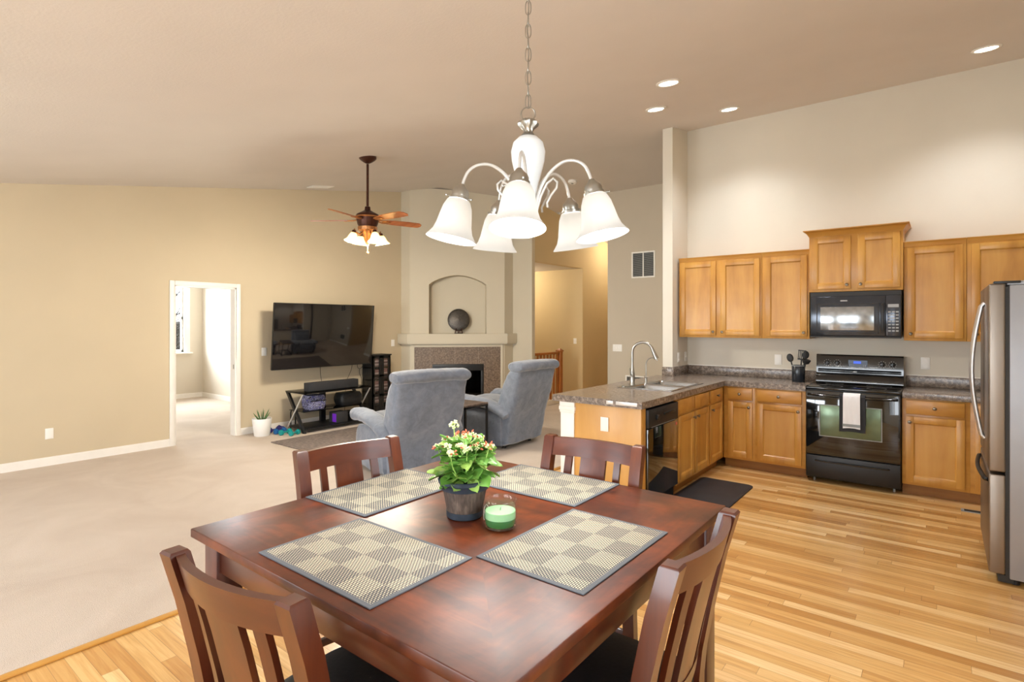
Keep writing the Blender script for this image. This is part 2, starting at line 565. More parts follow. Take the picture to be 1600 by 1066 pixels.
def boolean_cut(o, cutter):
    md = o.modifiers.new('c', 'BOOLEAN'); md.operation = 'DIFFERENCE'; md.object = cutter; md.solver = 'EXACT'
    dg = bpy.context.evaluated_depsgraph_get()
    dg.update()
    me = bpy.data.meshes.new_from_object(o.evaluated_get(dg))
    o.modifiers.clear()
    o.data = me
    for p in me.polygons: p.use_smooth = False
    bpy.data.objects.remove(cutter)

def cz(y):
    """height of the sloping ceiling"""
    return 2.785 + .17 * y if y <= 6.9 else 3.958 - .17 * (y - 6.9)

# ------------------------------------------------------------------ room shell
struct('floor', MB().box(-3.22, -2.6, -.1, 1.22, 6.72, 0), 'floor')
struct('floor', MB().box(-12.4, -2.6, -.1, -3.22, 13, .004).box(-3.22, 6.72, -.1, 1.22, 13, .004), 'carpet')
struct('trim_1', MB().box(-3.245, -2.5, 0, -3.2, 6.72, .012, .005), 'oakY')

c = MB()
c.prism([(-2.7, cz(-2.7)), (6.9, cz(6.9)), (13, cz(13)), (13, cz(13) + .15), (6.9, cz(6.9) + .15), (-2.7, cz(-2.7) + .15)], -7.76, 1.3, 'x')
struct('ceiling', c, 'ceil')
DY0, DY1, DZ = 2.845, 3.615, 2.03
c = MB()
for y0, y1, z0 in ((-2.6, DY0, -.1), (DY0, DY1, DZ), (DY1, 8.3, -.1)):
    ys = [y for y in (y0, 6.9, y1) if y0 <= y <= y1]
    c.prism([(y0, z0), (y1, z0)] + [(y, cz(y) + .08) for y in reversed(ys)], -7.76, -7.64, 'x')
struct('wall_west', c, 'living')
# kitchen wall, the wall end beside it and the wall of the hall behind
struct('wall_kitchen', MB().box(-2.61, 6.71, -.1, 1.3, 6.83, cz(6.71) + .06), 'kitchen')
c = MB().prism([(6.23, -.1), (8.35, -.1), (8.35, cz(8.35) + .05), (6.9, cz(6.9) + .05), (6.23, cz(6.23) + .05)], -2.61, -2.49, 'x')
struct('wall_kitchen_return', c, 'kitchen')
struct('wall_north', MB().box(-4.41, 8.23, -.1, -2.61, 8.35, cz(8.23) + .06), 'farpaint')
c = MB().prism([(8.35, -.1), (12.5, -.1), (12.5, cz(12.5) + .05), (8.35, cz(8.35) + .05)], -4.41, -4.29, 'x')
struct('wall_hall_east', c, 'hallpaint')
c = MB()
for y0, y1, z0 in ((8.06, 9.73, 2.665), (9.73, 12.5, -.1)):
    c.prism([(y0, z0), (y1, z0), (y1, cz(y1) + .05), (y0, cz(y0) + .05)], -5.904, -5.784, 'x')
struct('wall_hall_west', c, 'hallpaint')
struct('wall_hall_north', MB().box(-5.904, 12.4, -.1, -4.29, 12.5, 3.2), 'hallpaint')
struct('wall_stair_north', MB().box(-9.0, 9.73, -2.4, -5.904, 9.85, 2.78), 'hallpaint')
struct('wall_stair_west', MB().box(-9.12, 8.06, -2.4, -9.0, 9.85, 2.78), 'hallpaint')
struct('wall_stair_ceiling', MB().box(-9.0, 8.06, 2.665, -5.904, 9.73, 2.78), 'ceil')
struct('wall_stair_south', MB().box(-9.0, 7.98, -.1, -7.76, 8.06, 2.78), 'hallpaint')
# chimney breast across the corner
prof = [(-7.76, 6.54), (-7.405, 6.54), (-6.217, 7.728), (-6.217, 7.973), (-5.784, 7.973), (-5.784, 8.06), (-7.76, 8.06)]
c = MB()
A = [c.bm.verts.new((x, y, -.1)) for x, y in prof]
B = [c.bm.verts.new((x, y, min(cz(y), cz(6.9) + 9) + .06)) for x, y in prof]
c.bm.faces.new(A); 
n = len(prof)
for i in range(n): c.bm.faces.new((A[i], B[i], B[(i + 1) % n], A[(i + 1) % n]))
bmesh.ops.triangulate(c.bm, faces=[c.bm.faces.new(list(reversed(B)))])
breast = struct('wall_chimney_breast', c, 'hearth')
# local frame of the diagonal face: u along it, v out of it into the room
P1 = Vector((-7.405, 6.54, 0))
DM = Matrix(((math.sqrt(.5), math.sqrt(.5), 0, P1.x), (math.sqrt(.5), -math.sqrt(.5), 0, P1.y), (0, 0, 1, 0), (0, 0, 0, 1)))  # (u,v,z) -> world
arch = [(.330, 1.36), (1.352, 1.36), (1.352, 2.235)]
for i in range(1, 16):
    t = i / 16
    arch.append((1.352 - t * 1.022, 2.235 + .17 * math.sin(PI * t) ** .8))
arch.append((.330, 2.235))
cut = MB().prism(arch, -.26, .2, 'y', mt=DM).build('cut', 'hearth')
boolean_cut(breast, cut)
cut = MB().box(.375, -.5, -.2, 1.31, .2, .82, mt=DM).build('cut', 'hearth')
boolean_cut(breast, cut)

# east and south walls with their glazed openings, behind and beside the photographer
c = MB()
for y0, y1, z0, z1 in ((-2.6, -.4, -.1, None), (-.4, 1.6, -.1, .8), (-.4, 1.6, 2.2, None), (1.6, 6.83, -.1, None)):
    if z1 is None: c.prism([(y0, z0), (y1, z0), (y1, cz(y1) + .05), (y0, cz(y0) + .05)], 1.1, 1.22, 'x')
    else: c.box(1.1, y0, z0, 1.22, y1, z1)
struct('wall_east', c, 'kitchen')
c = MB()
for x0, x1, z0, z1 in ((-7.76, -6.3, -.1, 2.42), (-6.3, -4.1, -.1, .55), (-6.3, -4.1, 2.05, 2.42), (-4.1, -2.9, -.1, 2.42), (-2.9, -.3, 2.3, 2.42), (-2.9, -.3, -.1, .2), (-.3, 1.22, -.1, 2.42)):
    c.box(x0, -2.6, z0, x1, -2.5, z1)
struct('wall_south', c, 'living')
def window_unit(name, axis, pos, a0, a1, z0, z1, bars=1, thick=.05):
    f = MB()
    def bx(p0, p1, q0, q1, d=thick):
        if axis == 'x': f.box(pos - d / 2, p0, q0, pos + d / 2, p1, q1)
        else: f.box(p0, pos - d / 2, q0, p1, pos + d / 2, q1)
    bx(a0, a0 + .05, z0, z1); bx(a1 - .05, a1, z0, z1); bx(a0, a1, z0, z0 + .05); bx(a0, a1, z1 - .05, z1)
    for i in range(1, bars + 1):
        a = a0 + (a1 - a0) * i / (bars + 1); bx(a - .025, a + .025, z0, z1)
    return struct(name, f, 'white')
window_unit('window_1', 'y', -2.55, -2.9, -.3, .2, 2.3, 1)
window_unit('window_2', 'y', -2.55, -6.3, -4.1, .55, 2.05, 1)
window_unit('window_3', 'x', 1.16, -.4, 1.6, .8, 2.2, 1)

# bedroom beyond the doorway
struct('wall_bedroom_north', MB().box(-12.3, 5.12, -.1, -7.76, 5.24, 2.62), 'bedpaint')
struct('wall_bedroom_south', MB().box(-12.3, .8, -.1, -7.76, .92, 2.62), 'bedpaint')
c = MB()
BY0, BY1, BZ0, BZ1 = 3.35, 4.76, .95, 2.4
c.box(-12.42, .8, -.1, -12.3, BY0, 2.62).box(-12.42, BY1, -.1, -12.3, 5.24, 2.62).box(-12.42, BY0, -.1, -12.3, BY1, BZ0).box(-12.42, BY0, BZ1, -12.3, BY1, 2.62)
struct('wall_bedroom_west', c, 'bedpaint')
struct('ceiling', MB().box(-12.42, .8, 2.62, -7.76, 5.24, 2.72), 'ceil')
c = MB()
for y0, y1, z0, z1 in ((BY0, BY0 + .05, BZ0, BZ1), (BY1 - .03, BY1, BZ0, BZ1), (BY0, BY1, BZ0, BZ0 + .05), (BY0, BY1, BZ1 - .05, BZ1), (BY0, BY1, 1.63, 1.68)):
    c.box(-12.40, y0, z0, -12.34, y1, z1)
c.box(-12.3, BY1, BZ0 - .02, -12.28, BY1 + .11, BZ1 + .1).box(-12.3, BY0 - .11, BZ0 - .02, -12.28, BY0, BZ1 + .1).box(-12.3, BY0 - .11, BZ1, -12.28, BY1 + .11, BZ1 + .1)
win = struct('window_4', c, 'white')
MB().box(-12.3, BY0 - .14, BZ0 - .03, -12.2, BY1 + .14, BZ0, .006).build('window_sill', 'white', win, True)
MB().box(-12.375, BY0 + .04, BZ0 + .04, -12.37, BY1 - .04, BZ1 - .04).build('pane', 'glass', win, True)

# skirting boards
def skirt(name, pts, h=.085, t=.014, side=1):
    m = MB()
    for a, b in zip(pts[:-1], pts[1:]):
        a, b = Vector(a + (0,)), Vector(b + (0,))
        d = (b - a).normalized(); nrm = Vector((-d.y, d.x, 0)) * side * t
        e = d * .002
        q = [a - e, b + e, b + e + nrm, a - e + nrm]
        m.prism([(p.x, p.y) for p in q], .004, h)
        q = [a - e, b + e, b + e + nrm * .55, a - e + nrm * .55]
        m.prism([(p.x, p.y) for p in q], h, h + .012)
    return struct(name, m, 'white')
skirt('baseboard_west', [(-7.64, -2.5), (-7.64, DY0 - .057)], side=-1)
skirt('baseboard_west', [(-7.64, DY1 + .057), (-7.64, 6.54), (-7.405, 6.54)], side=-1)
skirt('baseboard_north', [(-6.217, 7.74), (-6.217, 7.973), (-5.784, 7.973)], side=-1)
skirt('baseboard_north', [(-4.41, 8.23), (-2.61, 8.23)], side=-1)
skirt('baseboard_hall', [(-5.784, 9.79), (-5.784, 12.4)], side=-1)
skirt('baseboard_bedroom', [(-12.3, .92), (-12.3, 5.12), (-7.8, 5.12)], side=-1)
# door casing
def door_frame():
    m = MB()
    for s, x0, x1 in ((1, -7.64, -7.622), (-1, -7.778, -7.76)):
        m.box(x0, DY0 - .057, 0, x1, DY0, DZ + .057, .004).box(x0, DY1, 0, x1, DY1 + .057, DZ + .057, .004).box(x0, DY0, DZ, x1, DY1, DZ + .057, .004)
    m.box(-7.765, DY0, 0, -7.635, DY0 + .018, DZ).box(-7.765, DY1 - .018, 0, -7.635, DY1, DZ).box(-7.765, DY0, DZ - .018, -7.635, DY1, DZ)
    o = struct('door_1', m, 'white')
    MB().box(-7.685, DY1 - .0195, .92, -7.66, DY1 - .0172, .98).build('strike_plate', 'nickel', o, label='metal strike plate')
door_frame()

# bare tree and lawn outside the bedroom window
tree = thing('bare_tree', 'leafless dark tree standing outside the bedroom window', 'tree', (-16.5, 5.6, -.6))
br = MB()
random.seed(11)
def branch(p, d, L, r, depth):
    pts = [p]
    q = p.copy(); dd = d.copy()
    for i in range(4):
        dd = (dd + Vector((random.uniform(-.3, .3), random.uniform(-.3, .3), random.uniform(-.1, .2)))).normalized()
        q = q + dd * L / 4; pts.append(q.copy())
    br.tube(pts, [r * (1 - .15 * i) for i in range(5)], 5)
    if depth:
        for i in range(4):
            b = pts[random.randint(1, 4)]
            nd = (dd + Vector((random.uniform(-1, 1), random.uniform(-1, 1), random.uniform(-.4, .7)))).normalized()
            branch(b, nd, L * .66, r * .55, depth - 1)
MB().tube([(0, 0, 0), (.05, 0, 1.2), (-.03, .03, 2)], [.14, .12, .1], 8).build('trunk', 'bark', tree)
for a in range(6):
    branch(Vector((0, 0, .9 + .2 * a)), Vector((math.cos(a * 1.1), math.sin(a * 1.1), .7)).normalized(), 1.6, .06, 3)
br.build('branches', 'bark', tree)
tag(recentre(MB().box(-22, 2, -1, -20.9, 9, 1.6, .2).build('hedge', 'bark'), (-21, 5, -1)), 'dark bare hedge beyond the bedroom window', 'hedge')
struct('ground', MB().box(-60, -40, -1.2, -12.5, 45, -1.0), 'grass')
struct('ground', MB().box(-12.5, -40, -1.2, 40, -2.8, -1.0), 'grass')
# wall around the stair well below the railing
# ------------------------------------------------------------------ fireplace
mantel = MB()
def off(d):
    s2 = math.sqrt(.5)
    return [(-7.62, 6.545), (-7.62, 6.54 - d), (-7.405 + d * (math.sqrt(2) - 1) , 6.54 - d), (-6.217 + d, 7.728 - d * (math.sqrt(2) - 1)), (-6.217 + d, 7.965), (-6.212, 7.965), (-6.212, 7.726), (-7.403, 6.535)]
mantel.prism(off(.10), 1.195, 1.362)
mantel.prism(off(.085), 1.178, 1.195)
tag(recentre(mantel.build('mantel_shelf', 'hearth'), (-6.8, 7.1, 1.18)), 'plain beige mantel shelf wrapping the corner chimney breast', 'mantel')
fp = thing('fireplace', 'corner gas fireplace with speckled brown tile surround behind the recliners', 'fireplace', (P1.x + .594, P1.y + .594, 0))
s = MB()
s.box(.078, .001, 0, .39, .014, 1.125).box(1.305, .001, 0, 1.605, .014, 1.125).box(.39, .001, .82, 1.305, .014, 1.125)
s.bm.transform(DM)
# own frame for the tile grid
su = s.build('tile_surround', 'surround', fp, True)
s = MB()
s.box(.03, .001, 0, .078, .022, 1.172, .003).box(1.605, .001, 0, 1.653, .022, 1.172, .003).box(.078, .001, 1.125, 1.605, .022, 1.172, .003)
s.bm.transform(DM); s.build('surround_trim', 'hearth', fp, True, label='painted beige frame around the tiles')
s = MB()
s.box(.39, -.42, .02, 1.305, -.40, .82).box(.385, -.42, 0, 1.30, 0, .02).box(.38, -.42, 0, .395, 0, .82).box(1.30, -.42, 0, 1.305, 0, .82).box(.38, -.42, .80, 1.305, 0, .818)
s.bm.transform(DM); s.build('firebox', 'fire', fp, True)
s = MB()
s.box(.392, -.03, .70, 1.303, .01, .815, .004)
for i in range(4): s.box(.42, .008, .715 + i * .022, 1.275, .016, .724 + i * .022)
s.box(.392, -.03, .02, .44, .01, .70, .004).box(1.255, -.03, .02, 1.303, .01, .70, .004).box(.44, -.03, .02, 1.255, .01, .14, .004)
s.bm.transform(DM); s.build('metal_front', 'blackm', fp, True)
s = MB().box(.44, -.02, .14, 1.255, -.012, .70); s.bm.transform(DM); s.build('glass_front', 'smoke', fp, True)
s = MB()
for i, (a, b, z) in enumerate((((.55, -.3), (1.15, -.25), .16), ((.6, -.2), (1.1, -.32), .24), ((.7, -.15), (.95, -.35), .3))):
    s.tube([(a[0], a[1], z), ((a[0] + b[0]) / 2, (a[1] + b[1]) / 2, z + .02), (b[0], b[1], z)], .045, 8)
s.box(.5, -.36, .02, 1.2, -.12, .12)
s.bm.transform(DM); s.build('ceramic_logs', 'bark', fp, True)

# decorative plate on the mantel niche
pc = DM @ Vector((.86, -.12, 1.362))
pl = thing('decorative_plate', 'round dark carved plate on a small stand in the arched niche', 'plate', pc, PI / 4)
Rm = Matrix.Rotation(-PI / 2 - .16, 4, 'X')
m = MB().lathe([(0, .0), (.05, .004), (.09, .0), (.10, -.010), (.15, -.018), (.195, -.030), (.20, -.026), (.2, -.02), (.19, -.014), (.15, -.004), (.1, .002), (.0, .012)], n=40, mt=TR(0, 0, .25) @ Matrix.Rotation(PI / 2 + -.14, 4, 'X'))
m.build('dish', 'pewter', pl)
m = MB()
m.tube([(-.07, .0, 0), (-.05, -.03, .07), (-.05, -.05, .09)], .008, 6).tube([(.07, .0, 0), (.05, -.03, .07), (.05, -.05, .09)], .008, 6)
m.tube([(-.07, -.02, 0), (-.05, -.02, .05), (0, -.02, .04), (.05, -.02, .05), (.07, -.02, 0)], .007, 6).tube([(0, .08, 0), (0, .04, .12), (0, .02, .2)], .007, 6)
m.tube([(-.07, 0, .008), (0, .08, .008), (.07, 0, .008)], .006, 6)
m.build('stand', 'bronze', pl)

# ------------------------------------------------------------------ stair railing
rl = thing('stair_railing', 'oak stair railing with square newel post in the hall opening', 'railing', (-5.85, 8.5, 0))
MB().box(-5.895, 8.93, 0, -5.805, 9.02, 1.0, .004).box(-5.907, 8.918, 1.0, -5.793, 9.032, 1.025, .004).rings([[(-5.9, 8.925, 1.025), (-5.8, 8.925, 1.025), (-5.8, 9.025, 1.025), (-5.9, 9.025, 1.025)], [(-5.87, 8.955, 1.055), (-5.83, 8.955, 1.055), (-5.83, 8.995, 1.055), (-5.87, 8.995, 1.055)]]).build('newel_post', 'rail', rl, True)
MB().box(-5.885, 8.07, .955, -5.815, 8.93, 1.0, .012).build('handrail', 'rail', rl, True)
MB().box(-5.88, 8.07, .004, -5.82, 8.93, .1, .004).build('base_curb', 'white', rl, True, label='white base curb')
for i in range(8):
    y = 8.13 + i * .107
    MB().box(-5.866, y - .016, .1, -5.834, y + .016, .955, .003).build('baluster', 'rail', rl, True)

# ------------------------------------------------------------------ wall plates
def plate(name, label, cat, loc, facing, kind='outlet', w=.072, h=.116, group=None):
    """facing: angle of the outward normal; local -Y is outward"""
    t = thing(name, label, cat, loc, facing + PI / 2, group)
    MB().box(-w / 2, -.006, -h / 2, w / 2, .0, h / 2, .002).build('cover_plate', 'plastic', t)
    if kind == 'outlet':
        for z in (.028, -.028):
            MB().lathe([(0, 0), (.016, 0), (.017, -.003), (0, -.003)], n=16, mt=TR(0, -.006, z) @ Matrix.Rotation(-PI / 2, 4, 'X')).box(-.007, -.0095, z + .002, -.005, -.0088, z + .009).box(.005, -.0095, z + .002, .007, -.0088, z + .009).build('socket', 'plastic', t)
    else:
        k = max(1, round(w / .07))
        for i in range(k):
            x = (i - (k - 1) / 2) * .046
            MB().box(x - .006, -.013, -.012, x + .006, -.005, .012, .002).build('toggle', 'plastic', t)
    return t
plate('wall_outlet', 'white outlet low on the tan wall left of the doorway', 'outlet', (-7.64, 1.61, .35), 0)
plate('light_switch', 'white light switch beside the left edge of the television', 'light switch', (-7.64, 4.01, 1.14), 0, 'switch')
plate('light_switch', 'white light switch between the television and the fireplace', 'light switch', (-7.64, 6.35, 1.2), 0, 'switch')
plate('light_switch', 'white light switch in the yellow stair opening', 'light switch', (-5.965, 9.73, 1.18), -PI / 2, 'switch')
plate('light_switch', 'wide white triple light switch below the return air grille', 'light switch', (-4.23, 8.23, 1.14), -PI / 2, 'switch', .165)
plate('wall_outlet', 'white outlet on the maple end panel of the peninsula', 'outlet', (-2.19, 4.035, .718), -PI / 2)
plate('wall_outlet', 'white outlet with plug on the wall end beside the kitchen corner', 'outlet', (-2.49, 6.415, 1.14), 0)
plate('light_switch', 'narrow white switch in the kitchen corner under the upper cabinet', 'light switch', (-2.49, 6.64, 1.14), 0, 'switch')
plate('wall_outlet', 'white outlet on the backsplash wall beside the utensil crock', 'outlet', (-1.455, 6.71, 1.14), -PI / 2)
plate('wall_outlet', 'white outlet on the backsplash wall right of the range', 'outlet', (-.133, 6.71, 1.157), -PI / 2)

def grille(name, label, loc, w, h, cols, rz, n):
    t = thing(name, label, 'vent', loc, rz)
    m = MB()
    b = .022
    m.box(-w / 2, -.012, 0, w / 2, 0, b, .002).box(-w / 2, -.012, h - b, w / 2, 0, h, .002).box(-w / 2, -.012, b, -w / 2 + b, 0, h - b, .002).box(w / 2 - b, -.012, b, w / 2, 0, h - b, .002)
    for i in range(1, cols): m.box(-w / 2 + w * i / cols - .008, -.011, b, -w / 2 + w * i / cols + .008, 0, h - b)
    m.build('frame', 'plastic', t)
    m = MB()
    for i in range(n):
        z = b + (h - 2 * b) * (i + .5) / n
        m.box(-w / 2 + b, -.009, z - .001, w / 2 - b, -.001, z + .0025)
    m.build('slats', 'grey', t)
    MB().box(-w / 2 + b, -.002, b, w / 2 - b, -.0005, h - b).build('backing', 'slot', t)
grille('return_air_grille', 'white framed two-panel return air grille high on the greige wall', (-3.772, 8.23, 2.277), .40, .42, 2, 0, 26)
grille('return_air_grille', 'white return air grille low on the wall behind the kitchen faucet', (-3.87, 8.23, .35), .42, .35, 1, 0, 20)

# ceiling register and smoke detector (on the slope)
def on_slope(x, y):
    s = .17 if y < 6.9 else -.17
    return TR(x, y, cz(y)) @ Matrix.Rotation(math.atan(s), 4, 'X')
t = thing('ceiling_register', 'small white air register in the ceiling near the tan wall', 'vent', (-7.3, 4.7, cz(4.7)))
m = MB().box(-.09, -.18, -.012, .09, .18, 0, .003); m.bm.transform(on_slope(-7.3, 4.7)); m.build('frame', 'plastic', t, True)
m = MB()
for i in range(8): m.box(-.07 + i * .018, -.16, -.015, -.062 + i * .018, .16, -.011)
m.bm.transform(on_slope(-7.3, 4.7)); m.build('louvres', 'plastic', t, True)
t = thing('smoke_detector', 'round white smoke detector on the sloping ceiling behind the chandelier', 'smoke detector', (-4.7, 7.59, cz(7.59)))
m = MB().lathe([(0, 0), (.07, 0), (.072, -.02), (.055, -.04), (0, -.042)], n=28); m.bm.transform(on_slope(-4.7, 7.59)); m.build('body', 'plastic', t, True)
m = MB().lathe([(0.02, -.042), (.02, -.047), (0, -.047)], n=14); m.bm.transform(on_slope(-4.7, 7.59)); m.build('test_button', 'grey', t, True)

# recessed downlights
def downlight(x, y, label, power=26):
    t = thing('recessed_downlight', label, 'ceiling light', (x, y, cz(y)), group='recessed kitchen ceiling lights')
    S = on_slope(x, y)
    m = MB().lathe([(.075, -.001), (.098, -.001), (.1, -.006), (.078, -.012), (.072, -.004)], n=32); m.bm.transform(S); m.build('trim_ring', 'plastic', t, True)
    m = MB().lathe([(0, -.003), (.074, -.003), (.074, -.006), (0, -.009)], n=28); m.bm.transform(S); m.build('lens', 'can', t, True)
    l = bpy.data.lights.new('downlight', 'SPOT'); l.energy = power; l.spot_size = 2.3; l.spot_blend = .9; l.shadow_soft_size = .07; l.color = (.97, .97, 1)
    o = bpy.data.objects.new('downlight', l); COL.objects.link(o); o.location = (x, y, cz(y) - .05)
CANS = 55
downlight(-1.77, 4.34, 'recessed downlight nearest the chandelier, front of the left pair', CANS)
downlight(-2.22, 5.13, 'recessed downlight at the left, behind the one nearest the chandelier', CANS)
downlight(-1.76, 5.94, 'recessed downlight right of the left pair, above the kitchen corner', CANS)
downlight(.28, 5.91, 'recessed downlight at the far right above the refrigerator side', CANS)

# warm ceiling lamps of the hall and the stair, out of sight above
def flush_lamp(x, y, z, label, power):
    t = thing('flush_ceiling_lamp', label, 'ceiling light', (x, y, z))
    MB().lathe([(0, -.001), (.13, -.001), (.135, -.02), (.12, -.03), (0, -.03)], (x, y, z), 24).build('base', 'nickel', t, True)
    MB().lathe([(.12, -.03), (.11, -.07), (.06, -.095), (0, -.1)], (x, y, z), 24).build('glass_bowl', 'fanshade', t, True)
    l = bpy.data.lights.new('hall_lamp', 'POINT'); l.energy = power; l.color = (1, .88, .68); l.shadow_soft_size = .1
    o = bpy.data.objects.new('hall_lamp', l); COL.objects.link(o); o.location = (x, y, z - .16)
flush_lamp(-5.1, 10.6, cz(10.6) - .02, 'round warm lamp on the hall ceiling', 30)
flush_lamp(-7.2, 8.9, 2.665, 'round warm lamp on the stair ceiling', 38)

# ------------------------------------------------------------------ ceiling fan
def bell(prof_out, n=28, tk=.004):
    inner = [(max(r - tk, .001), z) for r, z in reversed(prof_out)]
    return prof_out + inner
FX, FY = -5.22, 3.97
fan = thing('ceiling_fan', 'bronze ceiling fan with five wooden blades and lit glass shades', 'ceiling fan', (FX, FY, 2.34))
zt = cz(FY)
MB().lathe([(0, zt + .02), (.098, zt + .012), (.10, zt - .012), (.085, zt - .03), (.05, zt - .055), (.022, zt - .07), (0, zt - .07)], (FX, FY, 0), 32).build('canopy', 'bronze', fan, True)
MB().cyl((FX, FY, 2.86), (FX, FY, zt - .08), .014).build('downrod', 'bronze', fan, True)
MB().lathe([(0, 2.90), (.03, 2.89), (.035, 2.85), (.07, 2.83), (.125, 2.80), (.135, 2.775), (.13, 2.76), (.115, 2.69), (.10, 2.655), (0, 2.65)], (FX, FY, 0), 32).build('motor_housing', 'bronze', fan, True)
MB().lathe([(.132, 2.78), (.142, 2.775), (.142, 2.765), (.132, 2.76)], (FX, FY, 0), 32).lathe([(.10, 2.66), (.112, 2.655), (.108, 2.62), (.07, 2.60), (.05, 2.56), (.035, 2.50), (.018, 2.47), (.012, 2.44), (0, 2.43)], (FX, FY, 0), 28).build('light_fitter', 'copper', fan, True, label='copper coloured openwork fitter')
for i in range(5):
    a = math.radians(177 + 72 * i) + YAW
    R = TR(FX, FY, 2.735) @ RZ(a)
    P = R @ Matrix.Rotation(math.radians(-13), 4, 'X')
    m = MB()
    L = [(.20, .0), (.22, .045), (.32, .06), (.55, .068), (.64, .062), (.665, .03), (.66, -.02), (.62, -.055), (.52, -.066), (.32, -.06), (.22, -.045)]
    m.prism(L, -.004, .004); m.bm.transform(P); m.build('blade', 'blade', fan, True)
    m = MB()
    m.tube([(.11, 0, .01), (.15, .025, .0), (.2, .035, -.004), (.25, .02, -.006)], .008, 6).tube([(.11, 0, .01), (.15, -.025, 0), (.2, -.035, -.004), (.25, -.02, -.006)], .008, 6).box(.17, -.03, -.012, .27, .03, -.005, .002)
    m.bm.transform(P); m.build('blade_iron', 'copper', fan, True, label='copper coloured blade bracket')
for i in range(4):
    a = math.radians(42 + 90 * i) + YAW
    ca, sa = math.cos(a), math.sin(a)
    def q(r, z): return (FX + r * ca, FY + r * sa, z)
    MB().tube([q(.05, 2.60), q(.10, 2.56), q(.145, 2.585), q(.165, 2.62), q(.17, 2.60)], .008, 8).build('lamp_arm', 'copper', fan, True)
    m = MB().lathe([(0, .03), (.022, .025), (.026, 0), (.022, -.01), (0, -.01)], n=16)
    S = TR(*q(.17, 2.575)) @ RZ(a) @ Matrix.Rotation(-.22, 4, 'Y')
    m.bm.transform(S); m.build('socket_cup', 'bronze', fan, True)
    m = MB().lathe(bell([(.022, 0), (.035, -.012), (.048, -.04), (.058, -.07), (.082, -.1), (.088, -.105)]), n=24)
    m.bm.transform(S); sh = m.build('lamp_shade', 'fanshade', fan, True)
    l = bpy.data.lights.new('fan_lamp', 'POINT'); l.energy = 46; l.color = (1, .91, .76); l.shadow_soft_size = .04
    o = bpy.data.objects.new('fan_lamp', l); COL.objects.link(o); o.location = (S @ Vector((0, 0, -.115)))
MB().tube([(FX, FY, 2.44), (FX, FY, 2.37)], .004, 6).sphere((FX, FY, 2.36), .014, 10).build('pull_chain', 'copper', fan, True)

# ------------------------------------------------------------------ chandelier
HX, HY = -1.2, 1.63
ch = thing('chandelier', 'five-arm white chandelier with lit frosted bell shades hanging on a chain', 'chandelier', (HX, HY, 1.86))
zc = cz(HY)
MB().lathe([(0, zc + .01), (.065, zc), (.065, zc - .012), (.03, zc - .03), (.01, zc - .04), (0, zc - .04)], (HX, HY, 0), 28).build('canopy', 'armw', ch, True)
m = MB()
z = 2.365; i = 0
LH = .052
def link_pts(z, turn, h=LH, w=.0105):
    pts = []
    for k in range(16):
        a = 2 * PI * k / 16
        x = w * math.cos(a); zz = (h / 2 - w) * (1 if math.sin(a) > 0 else -1) * (abs(math.sin(a)) ** .5) + w * math.sin(a)
        d = RZ(turn) @ Vector((x, 0, zz)); pts.append((HX + d.x, HY + d.y, z + d.z))
    return pts
while z < zc - .03:
    m.tube(link_pts(z, (PI / 2) * (i % 2) + .5), .0019, 5, True); z += LH - .009; i += 1
m.tube([(HX + .003 * math.sin(k * 1.4), HY + .003 * math.cos(k * 1.4), 2.34 + k * .04) for k in range(int((zc - 2.34) / .04) + 1)], .0022, 5)
m.build('chain', 'nickel', ch, True)
m = MB().tube([(HX + .026 * math.cos(2 * PI * k / 20) * math.cos(YAW), HY + .026 * math.cos(2 * PI * k / 20) * math.sin(YAW), 2.318 + .026 * math.sin(2 * PI * k / 20)) for k in range(20)], .0028, 6, True)
m.build('ring', 'nickel', ch, True)
m = MB()
R = []
for r, z in [(.004, 2.30), (.02, 2.298), (.036, 2.285), (.034, 2.275), (.02, 2.262), (.017, 2.25), (.024, 2.24), (.01, 2.235)]:
    L = []
    for k in range(32):
        a = 2 * PI * k / 32; q = 1 + .12 * math.cos(8 * a) * (r > .018)
        L.append((HX + r * q * math.cos(a), HY + r * q * math.sin(a), z))
    R.append(L)
m.rings(R).build('crown', 'nickel', ch, True)
MB().lathe([(.015, 2.238), (.035, 2.232), (.055, 2.212), (.063, 2.18), (.060, 2.145), (.050, 2.105), (.038, 2.06), (.030, 2.01), (.027, 1.97), (.0, 1.965)], (HX, HY, 0), 32).build('vase_body', 'milk', ch, True)
MB().lathe([(0, 1.985), (.03, 1.985), (.035, 1.965), (.028, 1.95), (.03, 1.93), (.022, 1.905), (.010, 1.89), (.012, 1.88), (.006, 1.868), (0, 1.865)], (HX, HY, 0), 28).build('finial', 'armw', ch, True)
